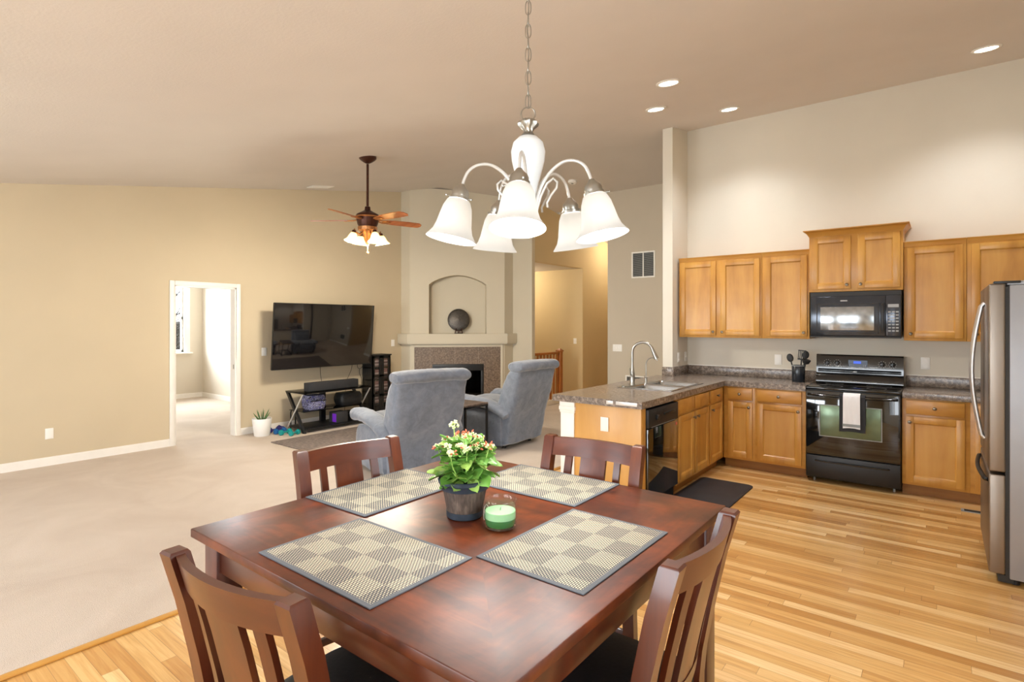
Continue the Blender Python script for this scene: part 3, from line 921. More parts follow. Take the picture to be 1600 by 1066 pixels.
for i in range(5):
    a = math.radians(261.5 + 72 * i) + YAW
    ca, sa = math.cos(a), math.sin(a)
    def q(r, z, s=0): return (HX + r * ca - s * sa, HY + r * sa + s * ca, z)
    arm = []
    ctl = [(.026, 1.94), (.036, 2.0), (.058, 2.055), (.095, 2.10), (.14, 2.125), (.185, 2.122), (.218, 2.10), (.236, 2.065), (.242, 2.04)]
    for j in range(len(ctl) - 1):
        p0, p1, p2, p3 = ctl[max(j - 1, 0)], ctl[j], ctl[j + 1], ctl[min(j + 2, len(ctl) - 1)]
        for t in (0, .25, .5, .75):
            arm.append(q(*[.5 * (2 * p1[k] + (p2[k] - p0[k]) * t + (2 * p0[k] - 5 * p1[k] + 4 * p2[k] - p3[k]) * t * t + (3 * p1[k] - p0[k] - 3 * p2[k] + p3[k]) * t ** 3) for k in range(2)]))
    arm.append(q(*ctl[-1]))
    ao = MB().tube(arm, [.0075 - .002 * min(1, k / 20) for k in range(len(arm))], 10).build('arm', 'armw', ch, True)
    sc = [q(.034, 1.955), q(.05, 2.01), q(.075, 2.055), q(.1, 2.07), q(.115, 2.055), q(.112, 2.035), q(.09, 2.01), q(.075, 1.985), q(.078, 1.968)]
    MB().tube(sc, .0042, 8).build('scroll', 'armw', ao, True)
    S = TR(*q(.244, 2.04)) @ RZ(a) @ Matrix.Rotation(-.2, 4, 'Y')
    so = MB().lathe([(0, .012), (.01, .01), (.016, .0), (.028, -.012), (.032, -.022), (.031, -.035), (.036, -.037), (.036, -.05), (.03, -.052), (0, -.052)], n=24, mt=S).build('socket', 'nickel', ch, True)
    m = MB()
    for k in range(3):
        b = k * 2 * PI / 3 + .4
        m.tube([(.034 * math.cos(b), .034 * math.sin(b), -.044), (.05 * math.cos(b), .05 * math.sin(b), -.044)], .0018, 5).sphere((.052 * math.cos(b), .052 * math.sin(b), -.044), .0045, 8)
    m.bm.transform(S); m.build('thumb_screw', 'nickel', so, True)
    pr = [(.034, -.045), (.042, -.052), (.052, -.075), (.058, -.105), (.064, -.14), (.072, -.165), (.084, -.183), (.09, -.190), (.091, -.194)]
    m = MB().lathe(pr + [(.0865, -.190), (.068, -.163), (.060, -.14), (.054, -.105), (.048, -.075), (.038, -.054)], n=36, mt=S)
    m.build('lamp_shade', 'shade', ch, True, label='frosted glass bell shade')
    m = MB().sphere((0, 0, -.085), .024, 14, (1, 1, 1.25)); m.bm.transform(S)
    m.build('bulb', 'bulb', ch, True)
    l = bpy.data.lights.new('chandelier_lamp', 'POINT'); l.energy = 13; l.color = (1, .96, .91); l.shadow_soft_size = .035
    o = bpy.data.objects.new('chandelier_lamp', l); COL.objects.link(o); o.location = (S @ Vector((0, 0, -.15)))

# ------------------------------------------------------------------ kitchen cabinets
def panel_door(m, w, h, t=.02, fr=.058):
    """shaker door in local x 0..w, z 0..h, front at y=-t"""
    m.box(0, -t, 0, fr, 0, h, .003).box(w - fr, -t, 0, w, 0, h, .003).box(fr - .001, -t, 0, w - fr + .001, 0, fr, .003).box(fr - .001, -t, h - fr, w - fr + .001, 0, h, .003)
    b = .010
    m.rings([[(fr, -t + .003, fr), (w - fr, -t + .003, fr), (w - fr, -t + .003, h - fr), (fr, -t + .003, h - fr)],
             [(fr + b, -t + .013, fr + b), (w - fr - b, -t + .013, fr + b), (w - fr - b, -t + .013, h - fr - b), (fr + b, -t + .013, h - fr - b)]], False, True)
    m.box(fr, -t + .012, fr, w - fr, -.001, h - fr)
def frame_fn(origin, rz):
    """local x along the cabinet face, -y outward"""
    return TR(*origin) @ RZ(rz)
def knob(F, x, z, parent, t=.02):
    m = MB().lathe([(0, 0), (.006, 0), (.006, -.012), (.013, -.018), (.0155, -.024), (.012, -.030), (0, -.032)], n=16, mt=F @ TR(x, -t, z) @ Matrix.Rotation(-PI / 2, 4, 'X'))
    m.build('knob', 'knob', parent, True)
def add_door(F, x0, z0, x1, z1, parent, mat, kx=None, kz=None, name='door'):
    m = MB(); panel_door(m, x1 - x0, z1 - z0); m.bm.transform(F @ TR(x0, 0, z0))
    d = m.build(name, mat, parent, True)
    if kx is not None: knob(F, kx, kz, d)
def add_drawer(F, x0, z0, x1, z1, parent, mat, k=True, name='drawer'):
    m = MB().box(x0, -.02, z0, x1, 0, z1, .005)
    m.bm.transform(F)
    d = m.build(name, mat, parent, True)
    if k: knob(F, (x0 + x1) / 2, (z0 + z1) / 2, d)
def base_cab(label, origin, rz, w, doors, drawers, mat, depth=.60, group='base cabinets', sealed=True):
    F = frame_fn(origin, rz)
    t = thing('base_cabinet', label, 'cabinet', origin, rz, group)
    m = MB().box(0, 0, .1, w, .019, .872, .001)
    m.box(0, .02, .1, .018, depth, .872).box(w - .018, .02, .1, w, depth, .872).box(.018, .02, .1, w - .018, depth, .118).box(.018, depth - .012, .118, w - .018, depth, .872)
    m.build('body', mat, t)
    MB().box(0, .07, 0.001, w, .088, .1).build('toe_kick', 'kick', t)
    for x0, z0, x1, z1, kx, kz in doors: add_door(F, x0, z0, x1, z1, t, 'oakV', kx, kz)
    for x0, z0, x1, z1, k in drawers: add_drawer(F, x0, z0, x1, z1, t, mat, k, 'drawer' if k else 'false_drawer_front')
    return t
YF, XF = 6.10, -1.87
DZ0, DZ1, RZ0, RZ1 = .125, .715, .735, .862
# along the kitchen wall; local x = world x - origin
def cabX(label, x0, x1, doors, drawers):
    return base_cab(label, (x0, YF, 0), 0, x1 - x0, [(a - x0, DZ0, b - x0, DZ1, k - x0, .665) for a, b, k in doors], [(a - x0, RZ0, b - x0, RZ1, True) for a, b in drawers], 'oakX')
cabX('narrow maple base cabinet in the inside corner next to the peninsula', -1.868, -1.545, [(-1.82, -1.57, -1.60)], [(-1.82, -1.57)])
cabX('wide maple base cabinet directly left of the black range', -1.545, -1.07, [(-1.522, -1.105, -1.135)], [(-1.522, -1.105)])
cabX('wide maple base cabinet directly right of the black range', -.29, .185, [(-.262, .15, -.232)], [(-.262, .15)])
cabX('maple base cabinet mostly hidden behind the refrigerator', .185, 1.09, [(.215, .62, .25), (.65, 1.05, 1.02)], [(.215, .62), (.65, 1.05)])
# along the peninsula: face looks to +X ; local x runs towards +Y
def cabY(label, y0, y1, doors, drawers):
    return base_cab(label, (XF, y0, 0), PI / 2, y1 - y0, [(a - y0, DZ0, b - y0, DZ1, k - y0, .665) for a, b, k in doors], [(a - y0, RZ0, b - y0, RZ1, k) for a, b, k in drawers], 'oakY', group='base cabinets')
cabY('maple sink base cabinet with two doors next to the dishwasher', 4.755, 5.60, [(4.775, 5.17, 5.135), (5.195, 5.585, 5.23)], [(4.775, 5.17, False), (5.195, 5.585, False)])
cabY('narrow maple base cabinet on the peninsula in the inside corner', 5.60, 6.095, [(5.625, 6.02, 5.66)], [(5.625, 6.02, True)])

m = MB().box(-2.488, 4.04, .0, XF - .001, 4.06, .872, .001)
ep = m.build('peninsula_side_board', 'panel'); recentre(ep, (-2.18, 4.05, 0)); tag(ep, 'light maple end panel closing the peninsula', 'board')
c = MB().box(-2.60, 4.04, 0, -2.49, 6.228, .872)
struct('wall_peninsula', c, 'kitchen')
c = MB().box(-2.615, 4.026, 0, -2.48, 4.04, .78, .003).box(-2.622, 4.022, .78, -2.474, 4.05, .80, .003).box(-2.628, 4.016, .80, -2.468, 4.055, .835, .004).box(-2.622, 4.02, .835, -2.474, 4.05, .872, .003)
struct('trim_2', c, 'white')

# countertops, with the opening for the sink
SX0, SX1, SY0, SY1 = -2.47, -1.93, 4.80, 5.66
ct = MB()
def slab(x0, y0, x1, y1): ct.box(x0, y0, .877, x1, y1, .93)
outer = [(-2.68, 4.0), (-1.845, 4.0), (-1.845, 6.07), (-1.068, 6.07), (-1.068, 6.705), (-2.485, 6.705), (-2.485, 6.225), (-2.68, 6.225)]
ct.prism(outer, .875, .93)
co = ct.build('countertop', 'counter')
cut = MB().box(SX0 + .015, SY0 + .015, .8, SX1 - .015, SY1 - .015, 1.0).build('cut', 'counter')
boolean_cut(co, cut)
recentre(co, (-2.2, 5.3, .875)); tag(co, 'L-shaped brown granite tile countertop over the peninsula and corner', 'countertop')
co = MB().box(-.288, 6.07, .875, 1.09, 6.705, .93, .003).build('countertop', 'counter')
recentre(co, (.4, 6.4, .875)); tag(co, 'granite tile countertop right of the range', 'countertop')
b = MB().box(-2.47, 6.688, .931, -1.068, 6.708, 1.035, .002).box(-2.488, 6.225, .931, -2.47, 6.708, 1.035, .002).box(-2.61, 6.207, .931, -2.47, 6.225, 1.035, .002).build('backsplash', 'splash')
recentre(b, (-1.8, 6.7, .93)); tag(b, 'low granite tile backsplash around the kitchen corner', 'backsplash')
b = MB().box(-.288, 6.688, .931, 1.09, 6.708, 1.035, .002).build('backsplash', 'splash')
recentre(b, (.3, 6.7, .93)); tag(b, 'low granite tile backsplash right of the range', 'backsplash')
for a, b_, nm in (((-2.47, 6.686, 1.035), (-1.07, 6.71, 1.042), 'l'), ((-.288, 6.686, 1.035), (1.09, 6.71, 1.042), 'r')):
    struct('trim_3', MB().box(*a, *b_), 'white')

for a, b_, lb in ((-2.155, -2.095, 'short pale strip on the near edge of the granite countertop'), (-2.07, -1.885, 'long pale strip on the near edge of the countertop by its corner')):
    o = MB().box(a, 3.9965, .892, b_, 3.9995, .921, .001).build('pale_strip', 'armw'); recentre(o, ((a + b_) / 2, 3.998, .9)); tag(o, lb, 'tape')  # unidentified pale patches of the counter edge, built as thin strips

# sink
sk = thing('kitchen_sink', 'stainless double-bowl sink set in the peninsula counter', 'sink', ((SX0 + SX1) / 2, (SY0 + SY1) / 2, .93))
m = MB()
m.box(SX0, SY0, .9305, SX1, SY0 + .03, .936, .002).box(SX0, SY1 - .03, .9305, SX1, SY1, .936, .002).box(SX0, SY0 + .03, .9305, SX0 + .09, SY1 - .03, .936, .002).box(SX1 - .03, SY0 + .03, .9305, SX1, SY1 - .03, .936, .002)
m.box(SX0 + .09, 5.215, .9305, SX1 - .03, 5.245, .936, .002)
m.build('rim', 'sink', sk, True)
for y0, y1 in ((SY0 + .03, 5.215), (5.245, SY1 - .03)):
    x0, x1 = SX0 + .09, SX1 - .03
    m = MB()
    def rr(x0, y0, x1, y1, z, r=.04):
        L = []
        for cx, cy, a0 in ((x1 - r, y1 - r, 0), (x0 + r, y1 - r, 90), (x0 + r, y0 + r, 180), (x1 - r, y0 + r, 270)):
            for k in range(5):
                a = math.radians(a0 + k * 22.5); L.append((cx + r * math.cos(a), cy + r * math.sin(a), z))
        return L
    m.rings([rr(x0, y0, x1, y1, .935, .02), rr(x0 + .005, y0 + .005, x1 - .005, y1 - .005, .92), rr(x0 + .012, y0 + .012, x1 - .012, y1 - .012, .78), rr(x0 + .04, y0 + .04, x1 - .04, y1 - .04, .765)], False, True)
    bo = m.build('bowl', 'sink', sk, True)
    MB().lathe([(0, 0.001), (.03, .001), (.04, .004), (.043, .001)], ((x0 + x1) / 2, (y0 + y1) / 2, .765), 20).build('drain', 'chrome', bo, True)
# faucets
fc = thing('kitchen_faucet', 'tall arched pull-down steel faucet behind the sink', 'faucet', (-2.43, 5.045, .936))
MB().lathe([(0, 0), (.03, 0), (.03, .006), (.024, .02), (.026, .06), (.023, .12), (.015, .17), (.0135, .2), (0, .2)], n=24).build('body', 'nickel', fc)
pts = [(0, 0, .19), (0, 0, .30)]
for k in range(0, 11):
    a = PI - k * (PI - .5) / 10
    pts.append((.105 + .105 * math.cos(a), 0, .32 + .105 * math.sin(a)))
MB().tube(pts, .0125, 12).build('spout', 'nickel', fc)
e = pts[-1]
MB().tube([(e[0] - .006, 0, e[2] + .012), (e[0] + .012, 0, e[2] - .03), (e[0] + .045, 0, e[2] - .105)], [.014, .018, .024], 16).build('spray_head', 'nickel', fc)
MB().cyl((0, -.02, .09), (0, -.045, .095), .012).tube([(0, -.042, .095), (.0, -.06, .13), (0, -.075, .17)], [.007, .006, .004], 8).build('lever', 'nickel', fc)
fc.rotation_euler = (0, 0, .15)
f2 = thing('water_filter_tap', 'slim arched filtered water tap beside the main faucet', 'faucet', (-2.40, 5.30, .936))
pts = [(0, 0, .03), (0, 0, .17)]
for k in range(0, 11):
    a = PI - k * (PI - .6) / 10
    pts.append((.07 + .07 * math.cos(a), 0, .19 + .07 * math.sin(a)))
MB().lathe([(0, 0), (.02, 0), (.02, .005), (.012, .01), (.011, .06), (0, .06)], n=18).build('body', 'nickel', f2)
MB().tube(pts, .0055, 10).build('spout', 'nickel', f2)
MB().tube([(0, 0, .05), (0, -.02, .055), (0, -.045, .075)], [.006, .005, .004], 8).build('lever', 'nickel', f2)
m = MB().lathe([(0, 0), (.022, 0), (.022, .004), (.014, .008), (0, .008)], n=20).build('sink_hole_cover', 'nickel')
m.location = (-2.43, 4.86, .936); tag(m, 'small round steel hole cover on the sink deck', 'hole cover')

# dishwasher
dw = thing('dishwasher', 'black dishwasher built into the peninsula', 'dishwasher', (XF, 4.44, 0))
Y0, Y1 = 4.125, 4.745
MB().box(-2.45, 4.065, .02, XF - .02, Y1 + .005, .87).build('body', 'blackm', dw, True)
MB().box(XF - .02, Y0, .125, XF + .022, Y1, .70, .006).build('door', 'ovenglass', dw, True)
cp = MB().box(XF - .02, Y0, .705, XF + .026, Y1, .855, .006).build('control_panel', 'blackp', dw, True)
MB().box(XF + .026, Y0 + .30, .78, XF + .034, Y0 + .55, .80, .003).build('handle', 'blackm', cp, True)
MB().box(XF + .026, Y0 + .07, .825, XF + .028, Y0 + .15, .833).box(XF + .026, Y0 + .27, .825, XF + .028, Y0 + .35, .833).build('vent_slots', 'slot', cp, True)
MB().lathe([(0, 0), (.025, 0), (.025, .014), (.02, .02), (0, .02)], n=20, mt=TR(XF + .026, Y0 + .16, .775) @ Matrix.Rotation(PI / 2, 4, 'Y')).build('dial', 'blackm', cp, True)
MB().box(XF + .026, Y0 + .05, .708, XF + .0275, Y0 + .55, .712).build('trim_line', 'grey', cp, True)
MB().box(XF + .022, Y1 - .05, .655, XF + .0235, Y1 - .02, .68).build('energy_sticker', 'bud', dw, True, label='small reddish sticker')
MB().box(XF - .06, Y0, .005, XF - .04, Y1, .12).build('toe_panel', 'blackm', dw, True)
MB().box(XF - .02, 4.062, .1, XF + .001, 4.12, .872).build('filler_strip', 'oakV', dw, True, label='maple strip')

# ------------------------------------------------------------------ upper cabinets
def upper_cab(label, x0, x1, z0, z1, yf, doors, crown=(.025, .02)):
    t = thing('wall_cabinet', label, 'cabinet', ((x0 + x1) / 2, 6.70, z0), 0, 'wall cabinets')
    m = MB().box(x0, yf, z0, x1, 6.705, z1, .002)
    m.build('body', 'oakV', t, True)
    h, p = crown
    def loop(o, z): 
        q = o if p > .03 else 0
        return [(x0 - q, yf - o, z), (x1 + q, yf - o, z), (x1 + q, 6.706, z), (x0 - q, 6.706, z)]
    m = MB().rings([loop(.002, z1 - .022), loop(.006, z1 - .012), loop(p * .45, z1 + h * .35), loop(p * .9, z1 + h * .75), loop(p, z1 + h * .8), loop(p, z1 + h)])
    m.build('crown_moulding', 'oakX', t, True)
    F = TR(0, yf, 0)
    for a, b, k in doors: add_door(F, a, z0 + .025, b, z1 - .035, t, 'oakV', k, z0 + .065)
    return t
upper_cab('maple wall cabinet with two doors in the corner by the wall end', -2.468, -1.547, 1.385, 2.29, 6.38, [(-2.452, -2.035, -2.06), (-1.985, -1.565, -1.96)])
upper_cab('single-door maple wall cabinet directly left of the microwave', -1.545, -1.086, 1.385, 2.29, 6.38, [(-1.515, -1.105, -1.135)])
upper_cab('taller-set maple cabinet with crown above the microwave', -1.082, -.293, 1.865, 2.45, 6.345, [(-1.06, -.715, -.745), (-.655, -.315, -.63)], (.045, .05))
upper_cab('single-door maple wall cabinet directly right of the microwave', -.289, .168, 1.385, 2.29, 6.38, [(-.265, .145, -.235)])
upper_cab('maple wall cabinet behind the top of the refrigerator', .17, 1.09, 1.385, 2.29, 6.38, [(.2, .62, .235), (.65, 1.06, 1.03)])

# microwave
mw = thing('microwave', 'black over-the-range microwave under the raised cabinet', 'microwave', (-.687, 6.5, 1.41))
MB().box(-1.068, 6.33, 1.41, -.306, 6.70, 1.86, .004).build('body', 'mwbody', mw, True)
MB().box(-1.068, 6.325, 1.82, -.306, 6.33, 1.86).build('vent_strip', 'slot', mw, True)
MB().box(-1.068, 6.318, 1.405, -.306, 6.33, 1.42).build('bottom_strip', 'slot', mw, True)
d = MB().box(-1.066, 6.308, 1.425, -.43, 6.33, 1.815, .006).build('door', 'mwbody', mw, True)
MB().box(-.975, 6.3055, 1.48, -.52, 6.308, 1.71, .0008).build('window', 'mwglass', d, True)
m = MB()
for a in ((-1.01, 6.305, 1.455, -.48, 6.307, 1.462), (-1.01, 6.305, 1.735, -.48, 6.307, 1.742), (-1.01, 6.305, 1.455, -1.003, 6.307, 1.742), (-.487, 6.305, 1.455, -.48, 6.307, 1.742)): m.box(*a)
m.build('window_border', 'slot', d, True)
MB().box(-.462, 6.285, 1.47, -.437, 6.305, 1.74, .008).build('handle', 'blackm', d, True)
MB().box(-.80, 6.306, 1.765, -.74, 6.3075, 1.777).build('logo', 'ink', d, True)
k = MB().box(-.426, 6.31, 1.425, -.308, 6.33, 1.815, .005).build('control_panel', 'mwbody', mw, True)
MB().box(-.41, 6.308, 1.70, -.325, 6.3095, 1.73).build('display', 'ink', k, True)
m = MB()
for i in range(7):
    for j in range(3): m.box(-.408 + j * .03, 6.308, 1.47 + i * .03, -.386 + j * .03, 6.3095, 1.482 + i * .03)
m.build('keypad', 'ink', k, True)

# ------------------------------------------------------------------ range
rg = thing('electric_range', 'black freestanding electric range with towels on the oven door', 'range', (-.68, 6.38, 0))
RX0, RX1 = -1.062, -.296
MB().box(RX0, 6.085, .04, RX1, 6.69, .905, .004).build('body', 'blackm', rg, True)
MB().box(RX0 - .002, 6.04, .905, RX1 + .002, 6.60, .932, .008).build('cooktop', 'black', rg, True)
m = MB()
for x, y, r in ((-.87, 6.2, .1), (-.87, 6.46, .075), (-.49, 6.2, .075), (-.49, 6.46, .1)):
    m.lathe([(r, .9325), (r + .003, .9328), (r + .003, .9325)], (x, y, 0), 32)
m.build('burner_marks', 'grey', rg, True)
bgp = MB()
bgp.prism([(6.60, .932), (6.57, .94), (6.575, 1.0), (6.60, 1.03), (6.605, 1.2), (6.615, 1.222), (6.69, 1.222), (6.69, .932)], RX0 + .005, RX1 - .005, 'x')
bg = bgp.build('backguard', 'black', rg, True)
for i, x in enumerate((-.955, -.865, -.475, -.39)):
    MB().lathe([(0, 0), (.022, 0), (.022, -.006), (.017, -.02), (.005, -.024), (0, -.024)], n=20, mt=TR(x, 6.603, 1.135) @ Matrix.Rotation(-PI / 2, 4, 'X')).box(x - .003, 6.575, 1.118, x + .003, 6.582, 1.152).build('control_knob', 'black', bg, True)
    m = MB()
    for k in range(10):
        a = 2 * PI * k / 10
        m.box(x + .032 * math.cos(a) - .0025, 6.6005, 1.135 + .032 * math.sin(a) - .0025, x + .032 * math.cos(a) + .0025, 6.6025, 1.135 + .032 * math.sin(a) + .0025)
    m.build('dial_marks', 'ink', bg, True)
MB().box(-.765, 6.599, 1.10, -.60, 6.603, 1.17).build('display_panel', 'mwbody', bg, True)
MB().box(-.72, 6.597, 1.135, -.655, 6.599, 1.16).build('clock_display', 'display', bg, True)
m = MB()
for j in range(10):
    for i in range(2): m.box(-.755 + j * .015, 6.597, 1.107 + i * .012, -.747 + j * .015, 6.5985, 1.112 + i * .012)
m.build('button_legends', 'ink', bg, True)
MB().sphere((-.705, 6.585, 1.052), .02, 14, (1.1, .25, .35)).build('logo', 'towelw', bg, True)
MB().prism([(6.60, 1.04), (6.582, 1.052), (6.582, 1.06), (6.603, 1.075)], -1.04, -.32, 'x').build('console_lip', 'black', bg, True)
od = MB().box(RX0 + .002, 6.045, .275, RX1 - .002, 6.085, .895, .006).build('oven_door', 'ovenglass', rg, True)
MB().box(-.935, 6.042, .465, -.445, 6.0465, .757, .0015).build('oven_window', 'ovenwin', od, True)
m = MB()
for a in ((-.945, 6.0415, .457, -.435, 6.0455, .465), (-.945, 6.0415, .757, -.435, 6.0455, .765), (-.945, 6.0415, .465, -.937, 6.0455, .757), (-.443, 6.0415, .465, -.435, 6.0455, .757)): m.box(*a)
m.build('window_border', 'grey', od, True)
m = MB()
pts = [(-1.04 + .72 * k / 12, 6.045 - .045 * math.sin(PI * k / 12) ** .5, .855) for k in range(13)]
m.tube(pts, .014, 10, flat=1.3).build('handle', 'black', od, True)
dr = MB().box(RX0 + .002, 6.05, .055, RX1 - .002, 6.085, .265, .006).build('storage_drawer', 'blackm', rg, True)
m = MB()
pts = [(-.98 + .6 * k / 12, 6.052 - .028 * math.sin(PI * k / 12) ** .5, .215) for k in range(13)]
m.tube(pts, .009, 8).build('drawer_handle', 'black', dr, True)
for x in (-1.0, -.35):
    for y in (6.12, 6.62):
        MB().cyl((x, y + .02, .001), (x, y + .02, .045), .010).build('leg', 'grey', rg, True)

def towel(name, label, x0, x1, zt, zb_f, zb_b, y, off, mat, th=.006):
    nx = 14
    t = thing(name, label, 'towel', ((x0 + x1) / 2, y, zt))
    prof = []
    r = .016 + off
    prof += [(y - r - .003 * (k / 6), zb_f + (zt - r - zb_f) * k / 8) for k in range(9)]
    prof += [(y - r * math.cos(PI * k / 8), zt - r + r * math.sin(PI * k / 8)) for k in range(1, 8)]
    prof += [(y + r, zt - r - (zt - r - zb_b) * k / 6) for k in range(7)]
    m = MB()
    G = []
    for i in range(nx + 1):
        u = i / nx
        row = []
        for j, (yy, zz) in enumerate(prof):
            w = .004 * math.sin(u * 11 + zz * 9) * (1 if j < 9 else .2)
            xx = x0 + (x1 - x0) * (u + (u - .5) * .08 * (zt - zz))
            row.append(m.bm.verts.new((xx, yy - abs(w), zz + (.008 * math.sin(u * 3) if j == 0 else 0))))
        G.append(row)
    for i in range(nx):
        for j in range(len(prof) - 1):
            m.bm.faces.new((G[i][j], G[i + 1][j], G[i + 1][j + 1], G[i][j + 1]))
    bmesh.ops.solidify(m.bm, geom=list(m.bm.faces), thickness=th)
    m.build('cloth', mat, t, True)
    return t
towel('dish_towel', 'charcoal dish towel over the oven door handle, under the white one', -.765, -.56, .885, .53, .60, 5.998, .004, 'toweld')
tw = towel('dish_towel', 'white dish towel hanging over the charcoal towel on the oven', -.735, -.60, .897, .565, .66, 5.998, .014, 'towelw')
MB().box(-.738, 5.9595, .585, -.597, 5.9605, .61).build('stripe_band', 'grey', tw, True, label='grey stripe band')

# utensil crock
cr = thing('utensil_crock', 'blue-black utensil crock on the counter left of the range', 'crock', (-1.20, 6.44, .93))
MB().lathe([(0, 0), (.058, 0), (.062, .006), (.064, .17), (.061, .175), (.057, .17), (.055, .01), (0, .008)], n=28).build('pot', 'cup', cr)
MB().lathe([(.063, .165), (.066, .168), (.066, .176), (.058, .176)], n=28).build('rim', 'grey', cr)
def utensil(kind, label, bx, by, dx, dy, h, name):
    t = thing(name, label, 'utensil', (-1.20 + bx, 6.44 + by, .945), 0, 'black utensils in the crock')
    p0 = Vector((0, 0, 0)); p1 = Vector((dx, dy, h))
    MB().tube([p0, p1 * .8], [.006, .007], 8).build('handle', 'blackp', t)
    d = p1.normalized(); u = Vector((1, 0, 0)) - d * d.x; u.normalize(); v = d.cross(u)
    Rm = Matrix((( u.x, v.x, d.x, p1.x), (u.y, v.y, d.y, p1.y), (u.z, v.z, d.z, p1.z), (0, 0, 0, 1)))
    m = MB()
    if kind == 'spoon': m.sphere((0, 0, 0), .045, 14, (.75, .25, 1)).tube([(0, 0, -.075), (0, 0, -.035)], .007, 6)
    elif kind == 'slot':
        for k in range(-2, 3): m.box(-.036 + (k + 2) * .015, -.003, -.045, -.028 + (k + 2) * .015, .003, .045, .001)
        m.box(-.038, -.003, .04, .038, .003, .05, .001).box(-.038, -.003, -.055, .038, .003, -.04, .001).tube([(0, 0, -.085), (0, 0, -.05)], .007, 6)
    else: m.lathe([(.004, -.05), (.03, -.035), (.042, 0), (.04, .004), (.028, -.03), (.003, -.045)], n=18).tube([(0, 0, -.085), (0, 0, -.045)], .007, 6)
    m.bm.transform(Rm); m.build('head', 'blackp', t)
utensil('spoon', 'black spoon leaning left out of the crock', -.02, 0, -.06, .0, .235, 'serving_spoon')
utensil('slot', 'black slotted turner standing upright in the crock', .01, .01, .02, .01, .27, 'slotted_turner')
utensil('ladle', 'black ladle leaning right out of the crock', .03, -.02, .055, -.03, .22, 'ladle')
utensil('spoon', 'black round spoon behind the turner in the crock', .02, .03, .035, .045, .265, 'serving_spoon')

# ------------------------------------------------------------------ refrigerator (doors face -X)
fr = thing('refrigerator', 'stainless french-door refrigerator at the right edge', 'refrigerator', (.65, 4.81, 0))
FY0, FY1 = 4.352, 5.262
MB().box(.31, FY0 + .004, .04, 1.08, FY1 - .004, 1.775, .006).build('cabinet', 'steelside', fr, True)
MB().box(.292, FY0 + .01, .05, .31, FY1 - .01, 1.765).build('gasket', 'slot', fr, True)
fym = (FY0 + FY1) / 2
d1 = MB().box(.217, FY0, .665, .292, fym - .003, 1.785, .01, 3).build('door', 'steel', fr, True)
d2 = MB().box(.217, fym + .003, .665, .292, FY1, 1.785, .01, 3).build('door', 'steel', fr, True)
d3 = MB().box(.217, FY0, .06, .292, FY1, .65, .01, 3).build('freezer_drawer', 'steel', fr, True)
for yy, dd, yo in ((fym - .06, d1, 0), (fym + .06, d2, 0)):
    pts = [(.217, yy, .80)] + [(.200 - .048 * math.sin(PI * k / 12), yy, .82 + .84 * k / 12) for k in range(13)] + [(.217, yy, 1.68)]
    MB().tube(pts, .0125, 10, flat=1.6).build('handle', 'chrome', dd, True)
pts = [(.217, FY0 + .06, .60)] + [(.205 - .02 * math.sin(PI * k / 12), FY0 + .07 + (FY1 - FY0 - .14) * k / 12, .60) for k in range(13)] + [(.217, FY1 - .06, .60)]
MB().tube(pts, .0125, 10).build('handle', 'blackm', d3, True)
MB().box(.24, FY0 + .01, 1.785, .36, FY0 + .09, 1.80, .003).build('hinge_cover', 'blackm', fr, True)
MB().box(.30, FY0 + .02, 1.776, 1.07, FY1 - .02, 1.80, .004).build('top_cap', 'steelside', fr, True)
MB().box(.26, FY0 + .02, .012, .33, FY1 - .02, .055).build('kick_grille', 'slot', fr, True)
for x in (.34, 1.0):
    for y in (FY0 + .06, FY1 - .06): MB().cyl((x, y, 0.001), (x, y, .045), .02).build('leveling_foot', 'blackp', fr, True)

# floor mat
m = MB()
def rrp(x0, y0, x1, y1, r):
    L = []
    for cx, cy, a0 in ((x1 - r, y1 - r, 0), (x0 + r, y1 - r, 90), (x0 + r, y0 + r, 180), (x1 - r, y0 + r, 270)):
        for k in range(6):
            a = math.radians(a0 + k * 18); L.append((cx + r * math.cos(a), cy + r * math.sin(a)))
    return L
o1, o2 = rrp(-1.90, 4.45, -1.405, 5.51, .05), rrp(-1.885, 4.465, -1.42, 5.495, .04)
m.rings([[(x, y, .001) for x, y in o1], [(x, y, .012) for x, y in o1], [(x, y, .018) for x, y in o2]])
fm = m.build('kitchen_floor_mat', 'foam'); recentre(fm, (-1.65, 4.98, 0)); tag(fm, 'dark cushioned floor mat in front of the sink cabinet', 'mat')
# floor register by the fridge
g = thing('floor_register', 'small floor register by the right end of the cabinets', 'vent', (.2, 5.9, 0))
MB().box(.12, 5.85, .0005, .27, 5.93, .005, .001).build('frame', 'grey', g, True)
MB().box(.14, 5.862, .005, .25, 5.918, .006).build('slots', 'slot', g, True)

# ------------------------------------------------------------------ television wall
tvL = math.radians(-5.0)
tv = thing('television', 'large flat black television mounted on the tan wall', 'television', (-7.31, 4.805, 1.36))
S = TR(-7.30, 4.805, 1.362) @ Matrix.Rotation(math.radians(5), 4, 'Y')
m = MB().box(-.035, -.845, -.472, -.003, .845, .472, .006); m.bm.transform(S); m.build('housing', 'blackm', tv, True)
m = MB().box(-.003, -.84, -.465, .002, .84, .467, .001); m.bm.transform(S); m.build('screen', 'tv', tv, True)
m = MB().box(-.006, -.847, -.474, .004, -.84, .474).box(-.006, .84, -.474, .004, .847, .474).box(-.006, -.847, .467, .004, .847, .474).box(-.006, -.847, -.474, .004, .847, -.466); m.bm.transform(S); m.build('bezel', 'blackm', tv, True)
m = MB().box(-.10, -.25, -.2, -.03, .25, .2, .01); m.bm.transform(S); m.box(-7.638, 4.66, 1.15, -7.625, 4.96, 1.5).box(-7.63, 4.78, 1.28, -7.38, 4.84, 1.4); m.build('wall_mount', 'blackm', tv, True)

